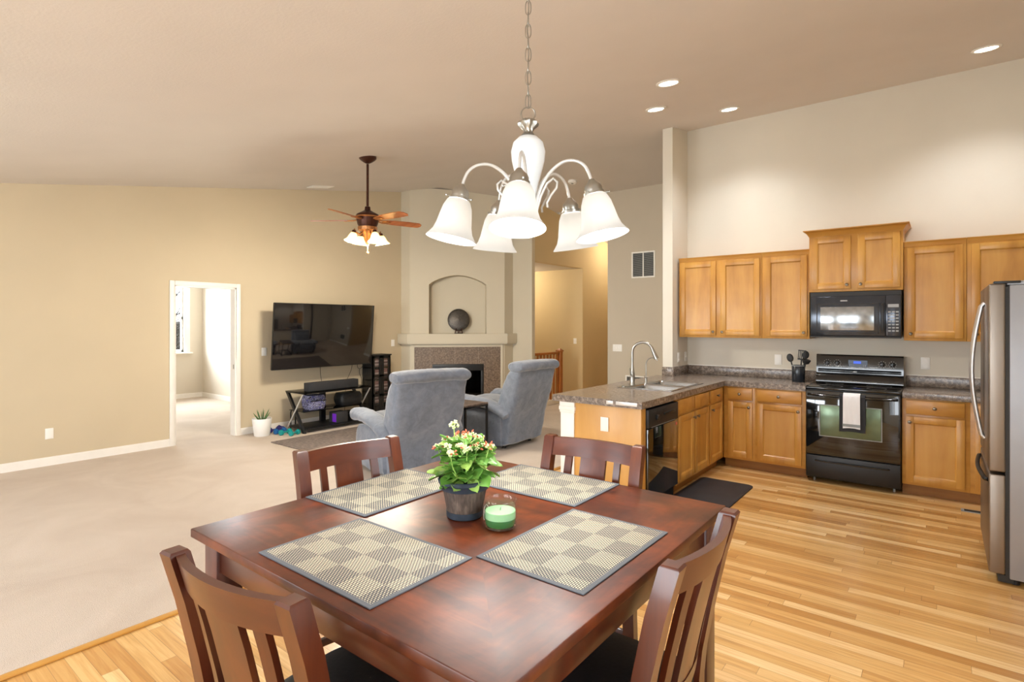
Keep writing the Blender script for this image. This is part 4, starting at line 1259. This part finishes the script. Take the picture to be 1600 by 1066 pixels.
def cable(label, pts, r=.0035):
    # smooth through points
    P = []
    for j in range(len(pts) - 1):
        p0, p1, p2, p3 = [Vector(pts[k]) for k in (max(j - 1, 0), j, j + 1, min(j + 2, len(pts) - 1))]
        for t in (0, .25, .5, .75):
            P.append(.5 * (2 * p1 + (p2 - p0) * t + (2 * p0 - 5 * p1 + 4 * p2 - p3) * t * t + (3 * p1 - p0 - 3 * p2 + p3) * t ** 3))
    P.append(Vector(pts[-1]))
    o = MB().tube(P, r, 6).build('cable', 'blackp'); recentre(o, pts[-1])
    tag(o, label, 'cable', 'cables behind the television stand')
cable('thin cable hanging straight down from the left of the television', [(-7.56, 4.86, .93), (-7.58, 4.88, .75), (-7.56, 4.9, .6), (-7.55, 4.92, .45), (-7.55, 4.95, .08)])
cable('curved cable below the middle of the television', [(-7.56, 5.45, .93), (-7.6, 5.46, .8), (-7.6, 5.4, .68), (-7.58, 5.34, .55), (-7.56, 5.3, .1)])
cable('looped cable below the right end of the television', [(-7.56, 5.55, .93), (-7.6, 5.58, .82), (-7.6, 5.64, .80), (-7.58, 5.68, .86), (-7.56, 5.68, .93)])
cable('short cable dropping from the loop beside the media tower', [(-7.6, 5.62, .80), (-7.62, 5.63, .72), (-7.6, 5.655, .64), (-7.6, 5.66, .5), (-7.58, 5.66, .02)])

# tv stand
ts = thing('tv_stand', 'black and silver television stand with crossed end legs and glass shelves', 'tv stand', (-7.235, 4.82, .004))
xa, xb, ya, yb, H = -7.48, -6.99, 4.25, 5.38, .575
MB().box(xa, ya - .01, H - .012, xb, yb + .01, H - .001, .003).build('glass_top', 'smoke', ts, True)
MB().box(xa, ya, H - .024, xb, ya + .03, H - .012).box(xa, yb - .03, H - .024, xb, yb, H - .012).box(xa, ya, H - .03, xa + .025, yb, H - .012).box(xb - .025, ya, H - .022, xb, yb, H - .012).build('top_frame', 'blackm', ts, True)
for y0, y1 in ((ya, ya + .035), (yb - .035, yb)):
    for (x0, x1, mt_, w_) in ((xa + .03, xb - .03, 'blackm', .055), (xb - .03, xa + .03, 'armw', .022)):
        m = MB(); k = w_ / 2
        yy0, yy1 = (y0, y1) if mt_ == 'blackm' else ((y0 - .014, y0 - .002) if y0 < 5 else (y1 + .002, y1 + .014))
        m.prism([(x0 - k, H - .024), (x0 + k, H - .024), (x1 + k, .005), (x1 - k, .005)], yy0, yy1, 'y')
        m.build('leg', mt_, ts, True, label='black leg' if mt_ == 'blackm' else 'silver leg')
MB().box(-7.44, ya + .03, .29, -7.06, yb - .03, .30, .002).build('middle_shelf', 'smoke', ts, True)
MB().box(-7.46, ya + .03, .05, -7.0, yb - .03, .07, .003).build('bottom_shelf', 'blackm', ts, True)
MB().box(-7.46, 4.78, .07, -7.41, 4.86, H - .024).build('rear_column', 'blackm', ts, True)

def solo(mb, name, mat, loc, label, cat, group=None):
    o = mb.build(name, mat); recentre(o, loc); return tag(o, label, cat, group)
# soundbar
sb = thing('soundbar', 'long black soundbar on top of the television stand', 'soundbar', (-7.1, 4.78, H))
MB().box(-7.19, 4.36, H + .001, -7.06, 5.2, H + .122, .006).build('housing', 'charcoal', sb, True)
MB().box(-7.062, 4.37, H + .006, -7.056, 5.19, H + .116, .002).build('grille', 'charcoal', sb, True)
# bags on the shelf
def bag(name, label, c, s, mat, cat='bag'):
    t = thing(name, label, cat, (c[0], c[1], c[2]))
    m = MB(); R = []
    for k in range(9):
        z = k / 8
        w = math.sin(PI * (.2 + .6 * z)) ** .3
        R.append((Vector((c[0], c[1], c[2] + s[2] * z)), (0, 1, 0), (1, 0, 0), s[1] / 2 * w, s[0] / 2 * w))
    m.sweep(R, 24, 5); m.build('body', mat, t, True)
    m = MB().tube([(c[0] + s[0] * .51, c[1] - s[1] * .42, c[2] + s[2] * .62), (c[0] + s[0] * .54, c[1], c[2] + s[2] * .66), (c[0] + s[0] * .51, c[1] + s[1] * .42, c[2] + s[2] * .62)], .006, 6)
    m.build('zipper', 'blackp', t, True)
bag('patterned_bag', 'purple and white patterned bag on the shelf left side', (-7.24, 4.55, .301), (.24, .30, .20), 'linen')
bag('carrying_case', 'black carrying case on the shelf right side', (-7.24, 5.14, .301), (.26, .40, .185), 'blackp', 'case')
# game console with amber light, speaker with purple light
t = thing('speaker_box', 'small dark box with purple light on the lower shelf', 'speaker', (-7.1, 4.88, .07))
MB().box(-7.22, 4.79, .071, -7.03, 4.99, .23, .008).build('body', 'charcoal', t, True)
MB().box(-7.12, 4.779, .09, -7.035, 4.79, .21, .003).build('light_strip', 'glowp', t, True, label='glowing purple strip')
t = thing('game_console', 'black game console with an amber light on the lower shelf', 'console', (-7.1, 5.15, .07))
MB().box(-7.25, 5.05, .071, -7.0, 5.30, .17, .006).box(-7.24, 5.06, .17, -7.02, 5.29, .21, .006).build('body', 'blackm', t, True)
MB().box(-7.02, 5.037, .11, -7.005, 5.05, .235, .004).build('light_strip', 'glowy', t, True, label='glowing amber strip')
t = thing('side_rack', 'small black bent-tube rack behind the near end of the television stand', 'rack', (-7.55, 4.35, 0))
m = MB().tube([(-7.5, 4.34, .004), (-7.5, 4.34, .24), (-7.52, 4.36, .27), (-7.57, 4.44, .27), (-7.58, 4.46, .24), (-7.58, 4.46, .004)], .01, 8)
m.build('tube_frame', 'blackm', t, True)

# media tower
mt_ = thing('media_tower', 'tall black media tower with glass doors between television and fireplace', 'cabinet', (-7.485, 5.875, .004))
tx0, tx1, ty0, ty1, tz = -7.62, -7.35, 5.69, 6.06, 1.03
m = MB().box(tx0, ty0, .004, tx1, ty0 + .018, tz - .02).box(tx0, ty1 - .018, .004, tx1, ty1, tz - .02).box(tx0, ty0, .004, tx0 + .01, ty1, tz - .02)
m.box(tx0, ty0 - .015, tz - .02, tx1 + .015, ty1 + .015, tz, .003)
for i in range(5): m.box(tx0, ty0, .004 + i * .2, tx1 - .02, ty1, .02 + i * .2)
m.box(tx0, 5.867, .004, tx1 - .02, 5.883, tz - .02)
m.build('carcass', 'blackm', mt_, True)
for y0, y1 in ((ty0, 5.873), (5.877, ty1)):
    m = MB().box(tx1 - .016, y0, .03, tx1, y0 + .045, tz - .022).box(tx1 - .016, y1 - .045, .03, tx1, y1, tz - .022)
    for z in (.03, .34, .66, .97): m.box(tx1 - .016, y0, z, tx1, y1, z + .035)
    d = m.build('door', 'blackm', mt_, True)
    MB().box(tx1 - .01, y0 + .045, .065, tx1 - .007, y1 - .045, .97).build('glass', 'glass', d, True)
for i in range(4):
    for j, (y0, y1) in enumerate(((5.72, 5.86), (5.89, 6.03))):
        o = MB().box(-7.52, y0, .23 + i * .2 - .004, -7.39, y1, .23 + i * .2 + .14 + .01 * ((i * 2 + j) % 3), .002)
        solo(o, 'disc_case_stack', 'media', (-7.45, (y0 + y1) / 2, .225 + i * .2), 'row of disc cases on the %s shelf, %s column of the media tower' % (('lowest filled', 'second filled', 'third filled', 'top')[i], ('near', 'far')[j]), 'disc cases', 'disc cases in the media tower')

# aloe in white pot
ap = thing('potted_aloe', 'spiky green plant in a white pot beside the doorway', 'potted plant', (-7.37, 3.84, .004))
MB().lathe([(0, 0), (.095, 0), (.10, .006), (.128, .235), (.126, .24), (.120, .236), (.112, .2), (0, .2)], n=32).build('pot', 'pot', ap)
MB().lathe([(0, .205), (.113, .2)], n=24).build('soil', 'soil', ap)
random.seed(5)
m = MB()
for i in range(11):
    a = i * 2.4; L = random.uniform(.10, .17); tl = .25 + .07 * i
    d = Vector((math.cos(a) * math.sin(tl), math.sin(a) * math.sin(tl), math.cos(tl)))
    p = Vector((math.cos(a) * .02, math.sin(a) * .02, .2))
    m.tube([p, p + d * L * .35, p + d * L * .75 + Vector((0, 0, .01)), p + d * L + Vector((0, 0, .02))], [.011, .012, .007, .001], 7, flat=.5)
m.build('leaves', 'aloe', ap)

# dumbbells
def dumbbell(label, x, y, rz, mat, s=1.0):
    t = thing('dumbbell', label, 'dumbbell', (x, y, .004), rz, 'dumbbells by the television stand')
    for k in (-1, 1):
        hx = [(.0 + .042 * s * math.cos(PI / 6 + PI * j / 3), .037 * s + .042 * s * math.sin(PI / 6 + PI * j / 3)) for j in range(6)]
        hs = [(.0 + .034 * s * math.cos(PI / 6 + PI * j / 3), .037 * s + .034 * s * math.sin(PI / 6 + PI * j / 3)) for j in range(6)]
        m = MB(); a, b = .045 * k * s, .095 * k * s
        m.rings([[(p[1 - 1] if 0 else p[0], a, p[1]) for p in hs], [(p[0], a + .008 * k, p[1]) for p in hx], [(p[0], b - .008 * k, p[1]) for p in hx], [(p[0], b, p[1]) for p in hs]])
        m.build('weight', mat, t)
    MB().cyl((0, -.05 * s, .037 * s), (0, .05 * s, .037 * s), .014 * s, n=12).build('grip', mat, t)
dumbbell('indigo dumbbell closest to the white plant pot', -7.46, 4.065, .1, 'purple', .95)
dumbbell('indigo dumbbell at the back, against the wall', -7.52, 4.20, 1.45, 'purple', .85)
dumbbell('blue dumbbell in the middle of the row', -7.31, 4.07, .2, 'blue', .95)
dumbbell('teal dumbbell at the front of the row', -7.18, 4.075, .15, 'teal', .95)
dumbbell('teal dumbbell closest to the stand leg', -7.04, 4.13, .3, 'teal', .9)

# rug
m = MB().box(-6.84, 3.68, .005, -5.25, 6.0, .016, .004)
o = solo(m, 'area_rug', 'rug', (-6.0, 4.85, .004), 'grey-brown area rug lying before the television stand', 'rug')

# ------------------------------------------------------------------ recliners (front = +Y local)
def make_recliner():
    root = thing('recliner', 'grey velvet recliner seen from behind, left of the two, nearer the camera', 'recliner', (0, 0, 0))
    # hull of the seat body
    m = MB()
    m.sweep([((0, y, .29), (1, 0, 0), (0, 0, 1), a, b) for y, a, b in ((-.33, .30, .17), (-.31, .335, .20), (0, .345, .205), (.30, .345, .205), (.36, .33, .19))], 28, 5)
    m.build('body', 'velvet', root)
    m = MB()
    m.sweep([((0, y, z), (1, 0, 0), (0, 0, 1), a, b) for y, z, a, b in ((-.25, .49, .22, .04), (-.22, .49, .27, .07), (.0, .5, .285, .085), (.3, .51, .285, .085), (.38, .49, .26, .05))], 24, 3.5)
    m.build('seat_cushion', 'velvet', root)
    m = MB()
    m.sweep([((0, .39, z), (1, 0, 0), (0, 1, 0), a, b) for z, a, b in ((.10, .24, .02), (.14, .28, .045), (.3, .285, .05), (.42, .28, .045), (.46, .25, .02))], 24, 3.5)
    m.build('footrest', 'velvet', root)
    for s in (-1, 1):
        m = MB()
        # outer skirt panel under the arm
        m.sweep([((s * .372, y, zc_), (1, 0, 0), (0, 0, 1), a, b) for y, zc_, a, b in ((-.34, .24, .02, .12), (-.33, .24, .045, .19), (-.2, .25, .05, .215), (.1, .25, .052, .22), (.33, .25, .05, .215), (.385, .25, .03, .17))], 22, 4)
        ar = m.build('arm_panel', 'velvet', root)
        m = MB()
        pts = [(-.42, .40, .03, .03), (-.41, .42, .07, .045), (-.33, .485, .095, .052), (-.1, .555, .102, .056), (.1, .572, .104, .06), (.28, .575, .108, .065), (.36, .565, .102, .07), (.405, .54, .08, .055), (.42, .52, .03, .03)]
        sc_ = []
        for i, (y, z, a, b) in enumerate(pts):
            p0 = pts[max(i - 1, 0)]; p1 = pts[min(i + 1, len(pts) - 1)]
            d = Vector((0, p1[0] - p0[0], p1[1] - p0[1])).normalized()
            sc_.append(((s * .385, y, z), (1, 0, 0), (0, -d.z, d.y), a, b))
        m.sweep(sc_, 22, 2.3)
        m.build('armrest', 'velvet', root)
    # back: slab leaning to the rear, wide at the top
    m = MB()
    lean = [(.05, -.335, .35, .045), (.07, -.345, .375, .075), (.30, -.365, .385, .10), (.45, -.365, .39, .15), (.6, -.395, .395, .165), (.8, -.46, .40, .15), (.93, -.505, .395, .125), (1.0, -.53, .38, .10), (1.04, -.54, .35, .06)]
    sc_ = [((0, y, z), (1, 0, 0), (0, 1, -.2), a, b) for z, y, a, b in lean]
    m.sweep(sc_, 32, 6)
    bk = m.build('backrest', 'velvet', root)
    m = MB()
    R_ = []
    for x, k in ((-.415, .35), (-.405, .75), (-.37, .96), (-.2, 1.0), (0, 1.03), (.2, 1.0), (.37, .96), (.405, .75), (.415, .35)):
        R_.append(((x, -.545, 1.02 + .01 * (1 - abs(x) / .4)), (0, 1, 0), (0, 0, 1), .135 * k, .066 * k))
    m.sweep(R_, 22, 2.3); m.build('head_roll', 'velvet', bk)
    m = MB()
    m.sweep([((0, y + .125, z), (1, 0, 0), (0, 1, -.2), a, b) for z, y, a, b in ((.52, -.40, .22, .03), (.56, -.41, .28, .06), (.7, -.44, .29, .07), (.84, -.475, .28, .05))], 24, 3)
    m.build('lumbar_cushion', 'velvet', bk)
    for x in (-.27, .27):
        for y in (-.28, .28): MB().cyl((x, y, .004), (x, y, .12), .022).build('leg', 'blackp', root)
    MB().tube([(.44, -.2, .3), (.458, -.2, .3)], .02, 10).build('release_lever', 'blackp', root)
    return root
rec = make_recliner()
# soft creases in the fabric
for o in rec.children_recursive:
    if o.type == 'MESH' and o.name.split('.')[0] in ('backrest', 'armrest', 'arm_panel', 'head_roll', 'seat_cushion', 'body'):
        bm = bmesh.new(); bm.from_mesh(o.data)
        bmesh.ops.subdivide_edges(bm, edges=[e for e in bm.edges if e.calc_length() > .06], cuts=3, use_grid_fill=True)
        for v in bm.verts:
            p = v.co
            d = noise.fractal(p * 5, 1, 2, 3) * .010 + noise.noise(p * 17) * .003
            v.co = p + v.normal * d
        for f in bm.faces: f.smooth = True
        bm.to_mesh(o.data); bm.free()
rec.location = (-4.53, 3.95, .004); rec.rotation_euler = (0, 0, math.radians(75))
dup(rec, (-4.55, 5.56, .004), math.radians(91), 'grey velvet recliner in side view, right of the two, by the peninsula')
rec['group'] = 'grey recliners'

# end table between the recliners
et = thing('end_table', 'slim end table with wooden top and black metal frame between the recliners', 'end table', (-4.5, 4.85, .004))
ex0, ex1, ey0, ey1, ez = -4.95, -4.30, 4.63, 5.03, .60
MB().box(ex0, ey0, ez - .02, ex1, ey1, ez, .003).build('top', 'stave', et, True)
for x in (ex0 + .012, ex1 - .012):
    for y in (ey0 + .012, ey1 - .012): MB().box(x - .011, y - .011, .005, x + .011, y + .011, ez - .02).build('leg', 'blackm', et, True)
m = MB()
for z in (ez - .04, .03):
    m.box(ex0, ey0, z, ex1, ey0 + .02, z + .02).box(ex0, ey1 - .02, z, ex1, ey1, z + .02).box(ex0, ey0, z, ex0 + .02, ey1, z + .02).box(ex1 - .02, ey0, z, ex1, ey1, z + .02)
for x in (ex0 + .012, ex1 - .012): m.box(x - .01, ey0 + .001, .03, x + .01, ey0 + .02, ez - .04)
m.build('frame', 'blackm', et, True)

# ------------------------------------------------------------------ dining table
TX0, TX1, TY0, TY1, TZ = -1.835, -.594, .728, 1.972, .914
tcx, tcy = (TX0 + TX1) / 2, (TY0 + TY1) / 2
dt = thing('dining_table', 'square counter-height dark cherry dining table', 'table', (tcx, tcy, 0))
m = MB().box(TX0, TY0, TZ - .027, TX1, TY1, TZ, .004, 2); m.build('tabletop', 'table', dt, True)
i_ = .04; ah = .095
za, zb = TZ - .027 - ah, TZ - .0275
for q in ((TX0 + .11, TY0 + i_, TX1 - .11, TY0 + i_ + .02), (TX0 + .11, TY1 - i_ - .02, TX1 - .11, TY1 - i_), (TX0 + i_, TY0 + .11, TX0 + i_ + .02, TY1 - .11), (TX1 - i_ - .02, TY0 + .11, TX1 - i_, TY1 - .11)):
    MB().box(q[0], q[1], za, q[2], q[3], zb, .002).build('apron', 'darkx', dt, True)
for x in (TX0 + .03, TX1 - .03 - .08):
    for y in (TY0 + .03, TY1 - .03 - .08):
        MB().box(x, y, .001, x + .08, y + .08, TZ - .027, .004).build('leg', 'dark', dt, True)

# ------------------------------------------------------------------ dining chairs (front = +Y local)
def make_chair(label):
    t = thing('dining_chair', label, 'chair', (0, 0, 0), 0, 'dining chairs')
    W = .2275; q = .0225   # half outside width, half post width
    path = [(0, -.235), (.2, -.198), (.40, -.185), (.58, -.188), (.66, -.196), (.80, -.222), (.93, -.25), (1.05, -.282)]
    for s in (-1, 1):
        R = []
        for z, y in path:
            d = .021 if z < .9 else .022
            x = s * (W - q)
            R.append([(x - q, y - d, z), (x + q, y - d, z), (x + q, y + d, z), (x - q, y + d, z)])
        R.insert(0, [tuple(a) for a in R[0]]); R = R[1:]
        top = R[-1]; cx = sum(p[0] for p in top) / 4; cy = sum(p[1] for p in top) / 4
        R[-1] = [(p[0], p[1], 1.044) for p in top]
        R.append([(cx + (p[0] - cx) * .8, cy + (p[1] - cy) * .8, 1.05) for p in top])
        m = MB().rings(R); m.build('rear_post', 'dark', t)
        x = s * (W - .02)
        MB().box(x - .02, .17, .001, x + .02, .21, .55, .003).build('front_leg', 'dark', t)
    def yb(z):
        for (z0, y0), (z1, y1) in zip(path[:-1], path[1:]):
            if z0 <= z <= z1: return y0 + (y1 - y0) * (z - z0) / (z1 - z0)
        return path[-1][1]
    def bow(x): return -.034 * (1 - (x / (W - .04)) ** 2)   # rails bowed to the rear
    # top rail
    R = []
    XI = W - 2 * q + .002
    for k in range(13):
        x = -XI + 2 * XI * k / 12
        b = bow(x)
        zt_, zb_ = 1.043, .968
        R.append([(x, yb(zb_) + b - .010, zb_), (x, yb(zb_) + b + .010, zb_), (x, yb(zt_) + b + .010, zt_), (x, yb(zt_) + b - .010, zt_)])
    MB().rings(R).build('top_rail', 'darkx', t)
    R = []
    for k in range(13):
        x = -XI + 2 * XI * k / 12; b = bow(x) * .8
        zt_, zb_ = .685, .64
        R.append([(x, yb(zb_) + b - .009, zb_), (x, yb(zb_) + b + .009, zb_), (x, yb(zt_) + b + .009, zt_), (x, yb(zt_) + b - .009, zt_)])
    MB().rings(R).build('lower_rail', 'darkx', t)
    # splats: narrow, wide, narrow
    for x0, x1, nm in ((-.128, -.098, 'slat'), (-.058, .058, 'splat'), (.098, .128, 'slat')):
        R = []
        n = 5
        for k in range(n + 1):
            z = .68 + (.972 - .68) * k / n
            f = .8 + .2 * k / n
            y0, y1 = yb(z) + bow(x0) * f, yb(z) + bow(x1) * f
            ym = yb(z) + bow((x0 + x1) / 2) * f
            xm = (x0 + x1) / 2
            R.append([(x0, y0 - .007, z), (xm, ym - .007, z), (x1, y1 - .007, z), (x1, y1 + .007, z), (xm, ym + .007, z), (x0, y0 + .007, z)])
        MB().rings(R).build(nm, 'dark', t)
    # seat frame, seat, stretchers
    m = MB().box(-W + .04, .175, .49, W - .04, .195, .55, .002).box(-W + .04, -.2, .49, W - .04, -.18, .55, .002).box(-W + .005, -.17, .49, -W + .025, .175, .55, .002).box(W - .025, -.17, .49, W - .005, .175, .55, .002)
    m.build('seat_frame', 'darkx', t)
    m = MB()
    m.sweep([((0, .015, z), (1, 0, 0), (0, 1, 0), a, b) for z, a, b in ((.551, .222, .205), (.565, .232, .215), (.585, .232, .215), (.60, .222, .205), (.607, .18, .165), (.608, .05, .05))], 36, 7)
    m.build('seat', 'leather', t)
    m = MB().box(-W + .035, .18, .2, W - .035, .2, .235, .003); m.build('stretcher', 'darkx', t)
    for s in (-1, 1): MB().box(s * (W - .02) - .01, -.2, .26, s * (W - .02) + .01, .18, .29, .003).build('stretcher', 'darkx', t)
    MB().box(-W + .035, -.205, .3, W - .035, -.187, .33, .003).build('stretcher', 'darkx', t)
    return t
c1 = make_chair('dark wooden dining chair at the near left side of the table, back to the camera')
c1.location = (-1.16, .80, 0); c1.rotation_euler = (0, 0, math.radians(5.7))
dup(c1, (-.7275, 1.307, 0), math.radians(91), 'dark wooden dining chair at the right side of the table, nearest the refrigerator')
dup(c1, (-1.673, 1.347, 0), math.radians(-98.7), 'dark wooden dining chair at the far left side, in front of the grey recliner')
dup(c1, (-1.16, 1.79, 0), math.radians(184.2), 'dark wooden dining chair at the far side, in front of the peninsula end panel')

# ------------------------------------------------------------------ placemats
def placemat(label, cx, cy, rz):
    t = MB().box(-.2445, -.169, 0, .2445, .169, .004, .0015).build('placemat', 'mat')
    t.location = (cx, cy, TZ + .0005); t.rotation_euler = (0, 0, rz)
    tag(t, label, 'placemat', 'woven placemats')
placemat('woven charcoal and cream placemat at the near left edge of the table', -1.243, .934, 0)
placemat('woven charcoal and cream placemat at the right, in front of the candle', -.825, 1.358, PI / 2 - .01)
placemat('woven charcoal and cream placemat behind the flower pot, at the far edge', -1.243, 1.795, .0)
placemat('woven charcoal and cream placemat at the far left edge before the recliner chair', -1.662, 1.362, PI / 2 + .02)

# ------------------------------------------------------------------ kalanchoe in barrel pot
px, py = -1.243, 1.335
kp = thing('potted_kalanchoe', 'flowering green plant with white and coral buds in a barrel pot', 'potted plant', (px, py, TZ + .001))
R = []
for r, z in ((.052, .004), (.056, .008), (.066, .06), (.078, .118)):
    L = []
    for k in range(96):
        a = 2 * PI * k / 96
        g = .0016 if k % 6 == 0 else 0
        L.append(((r - g) * math.cos(a), (r - g) * math.sin(a), z))
    R.append(L)
MB().rings(R, True, False).build('staves', 'stave', kp)
MB().lathe([(.0, .0), (.056, .0), (.059, .003), (.061, .022), (.058, .022), (.056, .004)], n=40).build('bottom_band', 'band', kp)
MB().lathe([(.0745, .092), (.079, .094), (.084, .112), (.087, .115), (.088, .125), (.084, .128), (.077, .126), (.075, .11)], n=40).build('rim_band', 'band', kp)
MB().lathe([(0, .115), (.077, .112)], n=24).build('soil', 'soil', kp)
random.seed(21)
def leaf(m, p, d, L, W, curl=.25, cup=.18):
    d = d.normalized()
    side = d.cross(Vector((0, 0, 1)))
    if side.length < .05: side = Vector((1, 0, 0))
    side.normalize()
    side = (Matrix.Rotation(random.uniform(-.5, .5), 3, d) @ side)
    nrm = side.cross(d)
    n = 7
    rows = []
    for i in range(n):
        t = i / (n - 1)
        w = W * (math.sin(PI * min(.985, t ** 1.25 * .93 + .04)) ** .6)
        c = p + d * L * t - Vector((0, 0, 1)) * curl * L * t * t
        rows.append([m.bm.verts.new(c + side * w * u + nrm * cup * W * abs(u) ** 1.5 + nrm * .0015 * math.sin(6 * t + 9 * u)) for u in (-1, -.5, 0, .5, 1)])
    for i in range(n - 1):
        for j in range(4): m.bm.faces.new((rows[i][j], rows[i][j + 1], rows[i + 1][j + 1], rows[i + 1][j]))
mA, mB_ = MB(), MB()
top = Vector((0, 0, .12))
for i in range(150):
    a = random.uniform(0, 2 * PI); h = random.uniform(0, 1) ** 1.2
    rad = random.uniform(.01, .07)
    p = Vector((math.cos(a) * rad * .8, math.sin(a) * rad * .8, .128 + h * .105 * (1.15 - rad * 5)))
    el = random.uniform(-.1, .9) if h > .3 else random.uniform(-.25, .4)
    d = Vector((math.cos(a + random.uniform(-.5, .5)) * math.cos(el), math.sin(a + random.uniform(-.5, .5)) * math.cos(el), math.sin(el)))
    L = random.uniform(.045, .078); Wd = L * random.uniform(.30, .42)
    leaf(mA if random.random() < .62 else mB_, p, d, L, Wd, random.uniform(.0, .38))
for m in (mA, mB_): bmesh.ops.solidify(m.bm, geom=list(m.bm.faces), thickness=.0012)
mA.build('foliage', 'leaf', kp, ang=80); mB_.build('foliage', 'leafy', kp, ang=80, label='lighter green young leaves')
st = MB()
heads = []
for i in range(17):
    a = i * 2.4 + .4; rad = .015 + .088 * math.sqrt(i / 17)
    heads.append(Vector((math.cos(a) * rad, math.sin(a) * rad, .262 - rad * .45 + random.uniform(-.008, .012))))
# tallest head on the left, as seen from the camera
heads.append(Vector((-.04, -.01, .292)))
for h in heads:
    fl = MB(); bd = MB()
    b = Vector((h.x * .4, h.y * .4, .12))
    st.tube([b, (b + h) / 2 + Vector((h.x * .15, h.y * .15, .01)), h], [.003, .0022, .0016], 6)
    for k in range(11):
        dv = Vector((random.uniform(-1, 1), random.uniform(-1, 1), random.uniform(-.3, 1))).normalized()
        c = h + dv * random.uniform(.006, .017)
        st.tube([h - Vector((0, 0, .006)), c], .0009, 4)
        if random.random() < (.8 if int(h.x * 900) % 3 else .35):
            # small four-petalled bloom or pale bud
            for q in range(4):
                an = q * PI / 2 + k
                e1 = dv.orthogonal().normalized(); e2 = dv.cross(e1)
                pt = c + (e1 * math.cos(an) + e2 * math.sin(an)) * .0042 + dv * .002
                fl.sphere(pt, .0034, 6, (1, 1, .8))
        else: bd.tube([c, c + dv * .005, c + dv * .010], [.0022, .0034, .0008], 6)
    if len(fl.bm.verts): fc_ = fl.build('flower_cluster', 'petal', kp, label='white-green blossoms')
    if len(bd.bm.verts): bd.build('bud_cluster', 'bud', kp, label='coral red buds')
st.build('stems', 'leafy', kp)

# candle jar
cj = thing('candle_jar', 'glass jar candle with two-tone green wax beside the flower pot', 'candle', (-1.087, 1.33, TZ + .001))
MB().lathe([(0, 0), (.042, 0), (.047, .003), (.050, .012), (.0515, .03), (.051, .055), (.0485, .07), (.0495, .08), (.0515, .084), (.0505, .088), (.0475, .087), (.045, .08), (.0455, .07), (.048, .055), (.0485, .03), (.047, .012), (.043, .007), (0, .006)], n=40).build('glass', 'glass', cj)
MB().lathe([(0, .0065), (.043, .0075), (.0465, .013), (.0478, .030), (0, .030)], n=36).build('wax', 'wax2', cj, label='deep green lower wax')
MB().lathe([(0, .0302), (.0478, .0302), (.0473, .052), (0, .051)], n=36).build('wax', 'wax1', cj, label='pale green upper wax')
MB().cyl((0, 0, .05), (.001, 0, .060), .001, n=6).build('wick', 'slot', cj)
m = MB()
an0 = math.radians(200)
loop = [(-.45, .018), (-.5, .045), (-.2, .062), (.1, .055), (.28, .035), (.15, .018), (-.15, .012)]
m.tube([(.0518 * math.cos(an0 + u), .0518 * math.sin(an0 + u), z) for u, z in loop], .0008, 5, True)
m.build('label_outline', 'plastic', cj, label='thin white label outline')
m = MB()
for k in range(6):
    u = an0 - .35 + k * .09
    m.box(-.0006, -.0018, .046, .0006, .0018, .049 + .002 * (k % 2), mt=TR(.0516 * math.cos(u), .0516 * math.sin(u), 0) @ RZ(u))
m.sphere((.0505 * math.cos(an0 - .1), .0505 * math.sin(an0 - .1), .028), .007, 8, (.5, 1.2, .8))
m.build('label_print', 'wax2', cj)

# daylight and lamp colours rely on the view exposure set at the top
for o in bpy.data.objects:
    if o.type == 'MESH' and o.parent is None and 'kind' not in o.keys() and 'label' not in o.keys():
        print('UNLABELLED', o.name)
